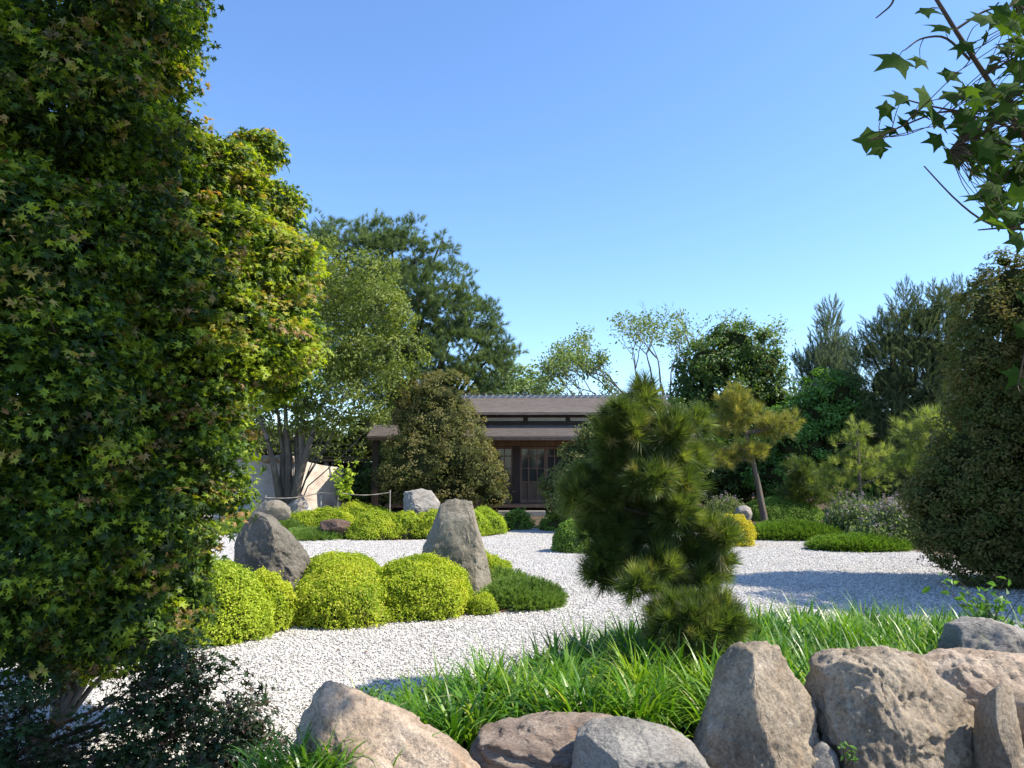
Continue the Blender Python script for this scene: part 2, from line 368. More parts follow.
L['bronze'] = leafmat('bronze_leaf', [(.075, .100, .028), (.12, .14, .038), (.18, .185, .055)], tip=(.34, .27, .12), trans=.34, tcol=(1.6, 1.5, .6), rough=.6, spec=.2)
L['bronzegreen'] = leafmat('deep_bronze_green_leaf', [(.060, .095, .026), (.10, .14, .036), (.15, .18, .05)], tip=(.27, .19, .09), trans=.34, tcol=(1.7, 1.5, .6), rough=.6, spec=.2)
L['olive'] = leafmat('bronze_green_leaf', [(.055, .085, .026), (.095, .135, .036), (.155, .19, .055)], tip=(.45, .40, .18), trans=.32, tcol=(1.6, 1.6, .6), rough=.55, spec=.25)
L['pine'] = leafmat('pine_needle', [(.046, .076, .022), (.088, .132, .030), (.155, .20, .045), (.26, .29, .07)], tip=(.34, .28, .13), trans=.35, tcol=(1.5, 1.6, .5), rough=.42, spec=.45)
L['bluepine'] = leafmat('blue_green_needle', [(.065, .11, .045), (.11, .165, .062), (.17, .235, .085)], tip=(.24, .28, .11), trans=.34, rough=.55)
L['goldpine'] = leafmat('golden_needle', [(.14, .17, .04), (.25, .27, .055), (.37, .37, .085)], tip=(.50, .44, .12), trans=.35, tcol=(1.4, 1.35, .6), rough=.5)
L['cloudpine'] = leafmat('pale_pine_needle', [(.13, .18, .045), (.24, .30, .07), (.38, .42, .12)], tip=(.5, .48, .18), trans=.35)
L['cedar'] = leafmat('cedar_needle', [(.06, .09, .046), (.095, .13, .062), (.145, .18, .085)], tip=(.24, .24, .11), trans=.3, rough=.65)
L['cypress'] = leafmat('silvery_cypress_needle', [(.09, .125, .085), (.14, .18, .12), (.2, .25, .165)], tip=(.24, .29, .17), trans=.3, rough=.65)
L['grass'] = leafmat('lily_turf_blade', [(.040, .12, .012), (.075, .20, .018), (.135, .29, .026), (.25, .39, .05)], tip=(.46, .46, .2), trans=.40, tcol=(1.5, 1.45, .4), rough=.36, spec=.5)
L['herb'] = leafmat('meadow_leaf', [(.11, .16, .06), (.18, .24, .09), (.27, .33, .13)], tip=(.4, .42, .2), trans=.3)
m_flower = leafmat('mauve_petal', [(.34, .26, .28), (.46, .38, .40)], trans=.3, tcol=(1.2, 1.1, 1.2))

RK = {}
RK['tan'] = rockmat('tan_boulder', (.13, .105, .08), (.33, .27, .20), (.54, .46, .36), (.62, .57, .47), 0, 2.6, (.42, .25, .12), .45)
RK['pink'] = rockmat('pinkish_boulder', (.21, .155, .11), (.43, .335, .25), (.62, .52, .42), (.62, .57, .50), 0, 2.4, (.46, .27, .15), .55)
RK['strata'] = rockmat('layered_stone', (.14, .10, .08), (.30, .235, .19), (.45, .38, .31), (.50, .46, .40), 6, 2.6, (.33, .19, .11), .4, .1)
RK['slate'] = rockmat('blue_grey_stone', (.16, .15, .135), (.30, .28, .25), (.44, .41, .365), (.48, .46, .42), 1, 2.5, (.30, .21, .13), .35)
RK['grey'] = rockmat('grey_standing_stone', (.12, .105, .08), (.225, .20, .155), (.33, .30, .24), (.34, .32, .26), 0, 2.0, (.22, .16, .10), .35)
RK['dkgrey'] = rockmat('dark_standing_stone', (.085, .075, .062), (.15, .135, .11), (.24, .215, .18), (.30, .28, .25), 0, 2.2, (.16, .12, .09), .3)
RK['brown'] = rockmat('brown_stone', (.07, .045, .035), (.13, .085, .065), (.2, .14, .11), (.26, .2, .16), 0, 3, (.2, .1, .06), .4)

# ------------------------------------------------------------------ SETTING
def sheet(name, pts, z, mat, th=None):
    bm = bmesh.new(); vs = [bm.verts.new((p[0], p[1], z)) for p in pts]; f = bm.faces.new(vs)
    if f.normal.z < 0: f.normal_flip()
    if th:
        ex = bmesh.ops.extrude_face_region(bm, geom=[f]); up_ = [v for v in ex['geom'] if isinstance(v, bmesh.types.BMVert)]
        for v in vs: v.co.z = z - th
    bm.normal_update(); bmesh.ops.triangulate(bm, faces=bm.faces[:])
    me = bpy.data.meshes.new(name); bm.to_mesh(me); bm.free(); me.materials.append(mat)
    o = bpy.data.objects.new(name, me); COL.objects.link(o); o['kind'] = 'structure'; return o
def smooth_poly(pts, it=2):
    p = [np.array(q[:2], float) for q in pts]
    for _ in range(it):
        q = []
        for i in range(len(p)):
            a, b_ = p[i], p[(i + 1) % len(p)]; q += [a * .75 + b_ * .25, a * .25 + b_ * .75]
        p = q
    return p
def in_poly(x, y, poly):
    c = np.zeros(len(x), bool); n_ = len(poly); j = n_ - 1
    for i in range(n_):
        xi, yi = poly[i][:2]; xj, yj = poly[j][:2]
        c ^= ((yi > y) != (yj > y)) & (x < (xj - xi) * (y - yi) / (yj - yi + 1e-12) + xi); j = i
    return c
sheet('ground', [(-600, -100), (600, -100), (600, 900), (-600, 900)], -.008, m_ground)
gr_poly = smooth_poly([(-16, 3.4), (-18, 20), G(60, 524), G(240, 530), G(340, 541), G(430, 540), G(500, 536), G(515, 528), G(560, 528), G(640, 530), G(720, 532), G(765, 535), G(850, 543), G(925, 552), G(965, 562), G(985, 580), (8.8, 9.5), (8.5, 7.4), (5.5, 6.6), (4.6, 3.6)], 2)
sheet('gravel', gr_poly, 0, m_gravel)
islA = smooth_poly([G(140, 662), G(200, 648), G(255, 633), G(300, 621), G(340, 627), G(395, 623), G(455, 616), G(520, 611), G(556, 606), G(561, 597), G(530, 583), G(505, 572), G(400, 568), G(250, 568), G(150, 575), G(90, 600)], 2)
sheet('planting_bed_edge', [(np.mean([q[0] for q in islA]) + (p[0] - np.mean([q[0] for q in islA])) * 1.012, np.mean([q[1] for q in islA]) + (p[1] - np.mean([q[1] for q in islA])) * 1.012) for p in islA], .03, m_edge, .06)
sheet('planting_bed', islA, .034, m_soil)
sheet('lawn_patch', smooth_poly([G(60, 522), G(240, 528), G(340, 539.5), G(430, 538.5), G(500, 534), G(514, 526), G(500, 517), G(300, 511), G(100, 511)], 2), .02, m_soil, .03)
# raised bed behind the boulders, a low swell of soil
bed_poly = [(-1.15, 3.7), (-1.1, 4.9), (-.6, 5.7), (.2, 6.7), (1.0, 7.5), (2.2, 8.0), (3.6, 7.9), (4.8, 7.5), (6.2, 6.8), (6.4, 3.6)]
def bed_h(x, y):
    x = np.asarray(x, float); y = np.asarray(y, float); d = np.full(x.shape, 9.0)
    for i in range(len(bed_poly)):
        a = np.array(bed_poly[i]); b_ = np.array(bed_poly[(i + 1) % len(bed_poly)])
        if i == len(bed_poly) - 1: continue
        ab = b_ - a; t = np.clip(((x - a[0]) * ab[0] + (y - a[1]) * ab[1]) / (ab @ ab), 0, 1)
        d = np.minimum(d, np.hypot(x - a[0] - t * ab[0], y - a[1] - t * ab[1]))
    ins = in_poly(x.ravel(), y.ravel(), bed_poly).reshape(x.shape)
    return np.where(ins, .24 * (1 - np.exp(-d * 1.6)), -.03 * np.minimum(d * 8, 1))
gx, gy = np.meshgrid(np.linspace(-1.4, 6.6, 90), np.linspace(3.4, 8.2, 60)); gz = bed_h(gx, gy) + .012 * fbm(np.stack([gx.ravel() * 6, gy.ravel() * 6, gx.ravel() * 0], 1), 3, 5).reshape(gx.shape) * (bed_h(gx, gy) > 0) 
ii = (np.arange(59)[:, None] * 90 + np.arange(89)[None]).ravel()
o = Mesh().add(np.stack([gx, gy, gz], -1).reshape(-1, 3), np.stack([ii, ii + 1, ii + 91, ii + 90], 1), 0, .5, 0, True).build('raised_soil_bed', m_soil); o['kind'] = 'structure'
M = Mesh(); box(M, -8, 8, -6, 3.0, -.3, .22); o = M.build('footpath', texmat('path_stone', [(.3, (.2, .18, .15)), (.7, (.34, .31, .27))], 8)); o['kind'] = 'structure'

# loose stones lying on the gravel, real geometry where they can be seen
def pebbles():
    n_ = 330000; y = 4.2 + (21 - 4.2) * rng.random(n_) ** 1.9; x = (rng.random(n_) * 2 - 1) * (y * .72 + .3)
    keep = in_poly(x, y, gr_poly) & ~in_poly(x, y, [p for p in islA]) & ~in_poly(x, y, bed_poly)
    x, y = x[keep], y[keep]; k = len(x)
    oct_ = np.array([[1, 0, 0], [-1, 0, 0], [0, 1, 0], [0, -1, 0], [0, 0, 1], [0, 0, -1]], float); of = np.array([[0, 2, 4], [2, 1, 4], [1, 3, 4], [3, 0, 4], [2, 0, 5], [1, 2, 5], [3, 1, 5], [0, 3, 5]])
    s = .0105 * (.55 + .9 * rng.random(k)); sc = np.stack([s * (.7 + .7 * rng.random(k)), s * (.7 + .7 * rng.random(k)), s * (.5 + .4 * rng.random(k))], 1)
    M = Mesh(); V, Fc = inst(oct_, of, np.stack([x, y, .004 + s * .3], 1), frames(unit(np.array([0, 0, 1.]) + rng.normal(size=(k, 3)) * .35)), sc)
    V = V + rng.normal(size=V.shape) * .0014
    M.add(V, Fc, 0, np.repeat(rng.random(k), 6)); o = M.build('gravel_stones', m_pebble); tag(o, 'loose white and grey pebbles covering the dry garden', 'gravel', kind='stuff')
pebbles()

# ------------------------------------------------------------------ ROCKS
def cellnoise(p, s=0):
    f = np.floor(p).astype(np.int64); best = np.full(len(p), 9.); val = np.zeros(len(p))
    for a in (-1, 0, 1):
        for b in (-1, 0, 1):
            for c in (-1, 0, 1):
                i, j, k = f[:, 0] + a, f[:, 1] + b, f[:, 2] + c
                q = np.stack([i + _hash(i, j, k, s), j + _hash(i, j, k, s + 1), k + _hash(i, j, k, s + 2)], 1); d = ((q - p) ** 2).sum(1)
                m_ = d < best; best = np.where(m_, d, best); val = np.where(m_, _hash(i, j, k, s + 3), val)
    return val * 2 - 1
def rock(name, label, Y, outline, depth, mat, sub=5, planes=(), nrand=9, amp=.035, fine=.012, seed=1, group=None, squ=2.6, bottom=None, strata=0, cat='rock', cpx=None):
    pts = np.array([[P(px, py, Y).x, P(px, py, Y).z] for px, py in outline])
    c = pts.mean(0) if cpx is None else np.array([P(*cpx, Y).x, P(*cpx, Y).z])
    rr = np.random.default_rng(seed); d, Fc = ico(sub); d = d.copy()
    th = np.arctan2(d[:, 2], d[:, 0]); rel = pts - c; n_ = len(rel)
    rad = np.full(len(th), .05); dx, dz = np.cos(th), np.sin(th)
    for i in range(n_):
        a = rel[i]; e = rel[(i + 1) % n_] - a; den = dx * e[1] - dz * e[0]
        t = (a[0] * e[1] - a[1] * e[0]) / np.where(abs(den) < 1e-9, 1e-9, den); u = (a[0] * dz - a[1] * dx) / np.where(abs(den) < 1e-9, 1e-9, den)
        ok = (t > 0) & (u >= -1e-6) & (u <= 1 + 1e-6); rad = np.where(ok, np.maximum(rad, t), rad)
    s = np.hypot(d[:, 0], d[:, 2]); q = (s ** squ + abs(d[:, 1]) ** squ) ** (1 / squ); s2 = s / q; y2 = d[:, 1] / q
    V = np.stack([dx * rad * s2, y2 * depth, dz * rad * s2], 1)
    rimv = np.abs(d[:, 1]) < .06; pl = [(np.array(p[0], float), p[1]) for p in planes]
    for i in range(nrand * 2 + 4):
        v = np.array([rr.normal() * .75, -1.0 if i % 4 else 1.0, rr.normal() * .55 + .15]); pl.append((v, .70 + .22 * rr.random()))
    for nn, k in pl:
        nn = nn / np.linalg.norm(nn); h = V @ nn; off = max(k * h.max(), .97 * h[rimv].max()); V = V - nn * (np.maximum(h - off, 0) * .985)[:, None]
    nrm = unit(V / np.array([1, max(depth, .1), 1])); sz = math.sqrt(rad.mean() * depth); W = V / sz
    Wq = W + .12 * np.stack([fbm(W * 3 + q_, 3, seed + q_) for q_ in (1, 2, 3)], 1)
    dsp = amp * sz * 1.2 * fbm(W * 2.2, 3, seed) + fine * 2.0 * sz * cellnoise(Wq * np.array([2.2, 2.2, 3.6]), seed) + fine * 1.1 * sz * cellnoise(Wq * 6, seed + 5) - fine * .6 * sz * abs(fbm(W * 9, 4, seed + 9)) + fine * 1.5 * sz * fbm(W * 19, 4, seed + 4)
    if strata: dsp = dsp + strata * sz * (np.abs(((W[:, 2] * 5 + W[:, 0] * .7 + .6 * fbm(W * 1.5, 3, seed)) % 1) - .5) - .25)
    V = V + nrm * dsp[:, None]; V = V + np.array([c[0], Y, c[1]])
    M = Mesh().add(V, Fc, 0, .5, 0, True)
    o = M.build(name, mat, origin=(c[0], Y, max(0, V[:, 2].min()) if bottom is None else bottom)); return tag(o, label, cat, group)
GB = 'boulders edging the raised bed'
rock('boulder', 'pinkish tan boulder with a long sloping ridge, leftmost of the foreground stones', 4.0,
     [(300, 722), (314, 692), (325, 680), (338, 682), (382, 704), (420, 728), (452, 746), (480, 772), (488, 850), (300, 850), (292, 760)], .46, RK['pink'], 6,
     planes=[((-.75, -.75, .1), .5), ((.25, -.85, .7), .6), ((.2, .6, .8), .7)], nrand=3, seed=11, squ=2.2, cpx=(352, 790), amp=.016)
rock('boulder', 'small rounded tan stone at the bottom edge under the spiky grass clump', 3.75, [(338, 770), (352, 757), (375, 756), (392, 768), (396, 830), (338, 830)], .14, RK['pink'], 4, seed=12)
rock('boulder', 'flat brown layered stone lying behind the blue grey stone', 4.25, [(466, 760), (478, 738), (520, 727), (560, 723), (610, 724), (650, 735), (660, 800), (470, 810)], .34, RK['strata'], 6, planes=[((0, -.3, 1), .7)], nrand=4, amp=.03, seed=13, strata=.22, squ=3.4)
rock('boulder', 'smooth blue grey stone with a rounded top and dark notch at bottom centre', 3.85, [(572, 770), (577, 738), (592, 726), (625, 722), (660, 727), (690, 742), (706, 762), (712, 830), (570, 830)], .3, RK['slate'], 6, planes=[((-.8, -.6, .2), .6), ((.1, -.5, .9), .75)], nrand=4, amp=.025, fine=.008, seed=14, squ=2.6)
rock('boulder', 'tall pointed tan boulder with its left face in shade', 4.1, [(697, 752), (712, 700), (724, 662), (742, 645), (765, 638), (778, 648), (790, 668), (812, 700), (822, 740), (826, 850), (680, 850)], .40, RK['tan'], 6, planes=[((-.85, -.5, .35), .55), ((.55, -.75, .45), .55), ((.1, .5, .8), .75)], nrand=5, amp=.035, seed=15, squ=2.2, cpx=(758, 770))
rock('boulder', 'largest tan boulder with a rough pitted top and an undercut left side', 4.15, [(816, 700), (820, 668), (836, 657), (866, 656), (888, 652), (922, 660), (942, 682), (968, 702), (982, 728), (974, 800), (960, 850), (815, 850), (832, 760), (818, 730)], .50, RK['tan'], 6, planes=[((-.5, -.6, -.5), .72), ((.45, -.7, .5), .68), ((-.2, -.9, .3), .8)], nrand=6, amp=.03, fine=.017, seed=16, squ=2.6)
rock('boulder', 'broad pale boulder lying low behind the thin upright slab', 4.6, [(925, 700), (934, 668), (958, 656), (1000, 655), (1060, 664), (1100, 700), (1100, 790), (920, 790)], .5, RK['pink'], 6, planes=[((-.1, -.6, .8), .7)], nrand=5, seed=17)
rock('boulder', 'dark blue grey boulder at the right end of the green grass', 5.2, [(952, 650), (962, 628), (985, 618), (1012, 624), (1060, 648), (1080, 730), (950, 730)], .4, RK['slate'], 5, planes=[((-.5, -.6, .6), .65), ((.5, -.6, .5), .7)], nrand=4, seed=18)
rock('stone_slab', 'narrow upright grey tan slab wedged in front of the pale boulder', 3.9, [(982, 760), (984, 715), (992, 690), (1003, 681), (1014, 690), (1018, 740), (1020, 850), (976, 850)], .15, RK['tan'], 5, planes=[((.6, -.8, .1), .6)], nrand=4, seed=19, amp=.02, strata=.03)
rock('boulder', 'tan stone cut by the right edge of the picture beside the upright slab', 4.0, [(1016, 770), (1018, 706), (1040, 690), (1090, 700), (1100, 850), (1016, 850)], .3, RK['pink'], 5, seed=20)
rock('boulder', 'small grey stone in the gap left of the largest boulder', 3.95, [(806, 790), (812, 752), (822, 740), (836, 752), (842, 790), (840, 830), (806, 830)], .12, RK['slate'], 4, seed=21)
# standing stones of the islands
Yb = G(455, 603).y + .25
rock('standing_stone', 'tall pale grey standing stone with a blunt tip between the golden mounds', Yb, [(418, 565), (424, 545), (434, 520), (441, 503), (455, 498), (472, 502), (476, 520), (483, 545), (491, 575), (495, 606), (490, 622), (432, 622), (424, 590)], .34, RK['grey'], 6, planes=[((.85, -.55, .1), .62), ((-.2, -1, .15), .7)], nrand=4, amp=.012, fine=.010, seed=31, cpx=(458, 565), squ=3)
Ya = G(276, 598).y + .3
rock('standing_stone', 'broad dark grey standing stone with a triangular top at the left', Ya, [(235, 560), (238, 538), (248, 520), (258, 512), (270, 516), (292, 538), (308, 556), (316, 575), (312, 605), (236, 605)], .42, RK['dkgrey'], 6, planes=[((.75, -.6, .3), .55), ((-.4, -.9, .15), .7)], nrand=4, amp=.025, seed=32, cpx=(272, 565))
rock('rock', 'small flat stone lying on the planting behind the dark standing stone', 20.5, [(252, 512), (262, 502), (278, 500), (290, 508), (292, 520), (252, 520)], .4, RK['grey'], 4, seed=33)
rock('rock', 'low dark brown stone among the far golden mounds', G(335, 539).y + .2, [(318, 530), (322, 521), (335, 519), (350, 522), (356, 530), (355, 540), (320, 540)], .5, RK['brown'], 5, seed=34)
rock('rock', 'pale grey angular rock in front of the left bronze shrub', 23.5, [(403, 500), (405, 492), (420, 489), (430, 491), (440, 502), (440, 516), (405, 516)], .7, RK['slate'], 5, planes=[((.6, -.6, .4), .6)], seed=35)
rock('rock', 'small pale rounded rock left of the leaning pine trunk', G(743, 521).y, [(734, 516), (738, 507), (744, 505), (751, 508), (753, 520), (736, 523)], .35, RK['slate'], 4, seed=36)

# ------------------------------------------------------------------ MOUNDS
def mound(label, px0, px1, ytop, ybot, mat, leaf=.026, tip=.3, cover=3.2, depth=.9, seed=0, lumps=.045, name='clipped_shrub', group='clipped mounds', cat='shrub', tmpl=T_OVAL, power=2.4, zb=.03, sink=0):
    pc = (px0 + px1) / 2; yf = G(pc, ybot, zb).y; r = (px1 - px0) / 2 / F * yf
    Yc = yf + r * depth; r = (px1 - px0) / 2 / F * Yc * 1.0; X = (pc - CX) / F * Yc / (cp + 0) * cp
    X = P(pc, ytop, Yc).x; H = P(pc, ytop, Yc).z * .93
    Ry = r * depth; c = np.array([X, Yc, zb - .05 * H])
    area = 2 * math.pi * r * (H + r) / 2; n_ = int(min(60000, area / (leaf * leaf * .5) * cover * 1.25))
    d = rdir(n_); d[:, 2] = abs(d[:, 2]) ** .8; d = unit(d)
    q = ((abs(d[:, 0]) ** power + abs(d[:, 1]) ** power) ** (2 / power) + abs(d[:, 2]) ** 2) ** .5
    k = .90 + .13 * rng.random(n_) ** .7
    base = d / q[:, None] * np.array([r, Ry, H * 1.04]); nrm = unit(d / np.array([r, Ry, H]))
    W = base + c; nz = fbm(W * 1.9 / max(r, .5), 2, seed) * lumps * 1.7 + (rng.random(len(W)) < .02) * lumps * 1.2 + fbm(W * 11, 2, seed + 3) * lumps * .75
    pos = c + base * k[:, None] + nrm * nz[:, None]
    pos = pos[pos[:, 2] > .02 - 0 * sink]; n_ = len(pos); nrm = unit((pos - c) / np.array([r, Ry, H]) ** 2)
    M = Mesh(); V0, F0 = ico(4); V = V0 * np.array([r, Ry, H]) * .90; V[:, 2] = np.maximum(V[:, 2], -.02); V = V + c; V = V + unit(V - c) * (fbm(V * 11, 2, seed + 3) * lumps * .75 - .02)[:, None]
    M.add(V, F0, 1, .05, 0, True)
    ln = unit(nrm * .9 + np.array([0, 0, .25]) + rng.normal(size=(n_, 3)) * .75)
    patch = np.clip(.45 + .35 * fbm(pos * 3, 2, seed + 8) + .18 * rng.normal(size=n_), 0, 1)
    tp = np.clip(tip * rng.random(n_) * 1.5 * (rng.random(n_) < .5), 0, 1)
    put(M, tmpl, pos, ln, leaf * (.7 + .6 * rng.random(n_)), 0, patch, tp)
    o = M.build(name, [mat, m_core], origin=(X, Yc, 0)); return tag(o, label, cat, group)
g1 = 'golden mounds on the near island'
mound('big lime green mound at the far left of the near island, partly behind the maple', 150, 276, 561, 646, L['lime'], .034, .35, seed=1, group=g1)
mound('golden green mound right below the dark standing stone', 232, 294, 567, 632, L['gold'], .033, .3, seed=2, group=g1, depth=.8)
mound('golden mound behind the others between the two standing stones', 300, 392, 553, 598, L['gold'], .033, .3, seed=3, group=g1)
mound('round golden mound in front, first right of the dark standing stone', 291, 398, 561, 627, L['gold'], .033, .45, seed=4, group=g1)
mound('large golden mound touching the left side of the tall pale stone', 362, 469, 554, 620, L['gold'], .033, .3, seed=5, group=g1)
mound('golden mound half hidden behind the right side of the tall pale stone', 450, 516, 552, 592, L['gold'], .033, .3, seed=6, group=g1)
mound('small golden tuft at the foot of the tall pale stone', 466, 494, 598, 614, L['gold'], .024, .3, seed=7, group=g1)
def lowspread(label, px0, px1, ytop, ybot, mat, tmpl=T_SPRAY_S, size=1.0, n=1500, seed=0, name='creeping_juniper', cat='ground cover', group='low spreading plants', leafy=False, dep=1.0):
    pc = (px0 + px1) / 2; yf = G(pc, ybot).y; r = (px1 - px0) / 2 / F * yf; Yc = yf + r * dep; r = (px1 - px0) / 2 / F * Yc
    c = np.array([P(pc, ytop, Yc).x, Yc, 0]); H = P(pc, ytop, Yc).z
    H = max(.06, min(H, .6 * r + .2) - .10 * size)
    d = rdir(n); d[:, 2] = abs(d[:, 2]); pos = c + d * np.array([r, r * dep, H]) * (.8 + .2 * rng.random(n))[:, None]
    pos[:, 2] *= (1 + .35 * fbm(pos * 3.2, 2, seed)); nrm = unit(d + np.array([0, 0, .5]) + rng.normal(size=(n, 3)) * .45)
    M = Mesh(); V0, F0 = ico(4); V = V0 * np.array([r, r * dep, H]) * .84; V[:, 2] = np.maximum(V[:, 2], -.01) * (1 + .3 * fbm((V + c) * 3.2, 2, seed)); M.add(V + c, F0, 0, .0, 0, True)
    put(M, tmpl, pos, nrm, size * (.7 + .6 * rng.random(n)), 0, np.clip(.5 + .3 * fbm(pos * 2, 2, seed + 1) + .2 * rng.normal(size=n), 0, 1), np.clip(rng.random(n) - .6, 0, 1))
    o = M.build(name, [mat], origin=(c[0], c[1], 0)); return tag(o, label, cat, group)
gl = 'low spreading plants on the near island'
lowspread('dark green creeping juniper right of the tall pale stone', 486, 558, 586, 611, L['juniper'], n=2600, seed=1, group=gl, dep=1.1, size=.9)
lowspread('bright green creeping plant behind the juniper on the near island', 478, 530, 576, 600, L['juniper'], n=1200, seed=2, group=gl)
g2 = 'golden mounds on the far island'
mound('far golden mound at the left above the brown stone', 288, 356, 509, 528, L['gold'], .05, .3, seed=11, group=g2, lumps=.07)
mound('far flat green mound at the left end of the far island', 232, 300, 508, 524, L['lime'], .055, .2, seed=12, group=g2, lumps=.07)
mound('far golden mound rising behind its neighbours at the middle of the far island', 322, 396, 504, 524, L['gold'], .05, .3, seed=13, group=g2, lumps=.07)
mound('round golden mound of the far island just right of the brown stone', 347, 404, 511, 539, L['gold'], .045, .35, seed=14, group=g2, lumps=.06)
mound('golden mound of the far island second to the right of the brown stone', 388, 426, 511, 538, L['gold'], .045, .35, seed=15, group=g2, lumps=.06)
mound('golden mound of the far island touching the tip of the tall pale stone', 412, 454, 512, 538, L['gold'], .045, .35, seed=16, group=g2, lumps=.06)
mound('small green mound showing directly right of the tip of the tall pale stone', 450, 490, 510, 536, L['lime'], .045, .1, seed=17, group=g2)
mound('larger green mound at the right end of the far island', 460, 506, 506, 534, L['lime'], .045, .1, seed=18, group=g2, depth=1.1)
lowspread('flat bright green ground cover left of the brown stone', 280, 346, 531, 541, L['juniper'], n=2600, seed=3, size=.9, group='low plants on the far island')
lowspread('flat green ground cover at the left of the far island', 215, 300, 520, 534, L['juniper'], n=2600, seed=4, size=1.0, group='low plants on the far island')
g3 = 'mounds along the far gravel edge'
mound('small pale green mound below the left bronze shrub before the teahouse', 499, 532, 510, 529, L['box'], .06, .6, seed=21, group=g3, lumps=.1)
mound('small pale green mound before the right side of the teahouse', 540, 570, 512, 530, L['box'], .06, .6, seed=22, group=g3, lumps=.1)
mound('round dark green clipped ball standing on the gravel left of the big pine', 552, 590, 519, 552, L['box'], .04, .15, seed=23, group=g3)
mound('bright yellow mound on the gravel behind the big pine', 706, 752, 514, 546, L['yellow'], .04, .5, seed=24, group=g3)
mound('wide flat topped green mound behind the leaning pine trunk', 740, 820, 496, 521, L['box'], .055, .5, seed=25, group=g3, lumps=.03, depth=.7)
lowspread('spreading green ground cover along the gravel under the leaning pine', 742, 840, 524, 541, L['box'], n=6500, seed=5, size=1.0, group='low plants on the far gravel edge', dep=.5)
lowspread('paler ground cover at the gravel edge below the flowering perennials', 812, 905, 539, 552, L['box'], n=4500, seed=6, size=1.0, group='low plants on the far gravel edge', dep=.45)

# ------------------------------------------------------------------ GRASSES
def blades(M, n, xy, z, L0, wdt, mat=0, curl=(.3, 1.3), seg=5, az=None, lean=None, crnd=0):
    az = rng.random(n) * 6.283 if az is None else az; lean = np.radians(6 + 34 * rng.random(n)) if lean is None else lean; cu = curl[0] + (curl[1] - curl[0]) * rng.random(n)
    Ln = L0 * (.55 + .65 * rng.random(n)); pts = []; p = np.stack([xy[:, 0], xy[:, 1], z], 1); h = np.stack([np.cos(az), np.sin(az)], 1); ang = lean.copy()
    side = np.stack([-h[:, 1], h[:, 0], np.zeros(n)], 1)
    for i in range(seg + 1):
        t = i / seg; wd = wdt * (1 - t ** 2.2) * (.8 + .4 * (t < .7)) + .0006
        pts.append((p - side * (wd / 2)[:, None] if hasattr(wd, '__len__') else p - side * wd / 2)); pts.append(p + side * wd / 2)
        p = p + np.concatenate([h * np.sin(ang)[:, None], np.cos(ang)[:, None]], 1) * (Ln / seg)[:, None]; ang = ang + cu / seg * (1 + t)
    V = np.stack(pts, 1); k = 2 * (seg + 1); b0 = (np.arange(n) * k)[:, None]
    Fc = np.concatenate([np.stack([b0 + 2 * i, b0 + 2 * i + 1, b0 + 2 * i + 3, b0 + 2 * i + 2], -1).reshape(-1, 4) for i in range(seg)])
    rnd = np.clip(.5 + .28 * fbm(np.stack([xy[:, 0] * 2.5, xy[:, 1] * 2.5, 0 * z], 1), 2, 4) + .2 * rng.normal(size=n) + crnd, 0, 1)
    tp = (rng.random(n) < .08) * .9 * rng.random(n); M.add(V.reshape(-1, 3), Fc, mat, np.repeat(rnd, k), np.repeat(tp, k), True)
def turf():
    n_ = 500; x = -1.2 + 7.6 * rng.random(n_ * 3); y = 4.15 + 4.0 * rng.random(n_ * 3)
    poly = [(-.95, 4.65), (-1.0, 4.9), (-.5, 5.55), (.3, 6.4), (1.1, 7.1), (2.3, 7.6), (3.3, 7.5), (4.3, 7.2), (4.6, 6.3), (3.9, 5.6), (3.0, 4.6), (.6, 4.62)]
    k = in_poly(x, y, poly); x, y = x[k][:n_], y[k][:n_]
    per = 40; k = len(x) * per; a = rng.random(k) * 6.283; q = np.abs(rng.normal(size=k)); hs = np.repeat(.8 + .35 * rng.random(len(x)), per)
    X = np.repeat(x, per) + np.cos(a) * q * .04; Y = np.repeat(y, per) + np.sin(a) * q * .04
    M = Mesh(); blades(M, k, np.stack([X, Y], 1), bed_h(X, Y) - .01, .50 * hs, .021, curl=(.4, 2.1), az=a + rng.normal(size=k) * .5, lean=np.radians(4 + 18 * np.minimum(q, 2)), crnd=np.repeat(rng.normal(size=len(x)) * .12, per))
    tag(M.build('lily_turf', [L['grass']]), 'strappy bright green grass filling the raised bed behind the boulders', 'grass', kind='stuff')
turf()
def clump(label, px, py, Y, n, sp, L0, name='grass_clump', group=None, wd=.008, mat='grass'):
    c = P(px, py, Y); xy = np.stack([c.x + rng.normal(size=n) * sp, Y + rng.normal(size=n) * sp * .8], 1)
    M = Mesh(); blades(M, n, xy, np.full(n, c.z), L0, wd, curl=(.6, 1.8)); return tag(M.build(name, [L[mat]], origin=c), label, 'grass', group)
clump('spiky grass clump at the bottom left in front of the pinkish boulder', 305, 790, 3.75, 420, .13, .34, wd=.013)
clump('grass tuft leaning over the gravel left of the big grass bed', 440, 735, 4.95, 260, .10, .36, wd=.014, group='grass tufts at the bed edge')
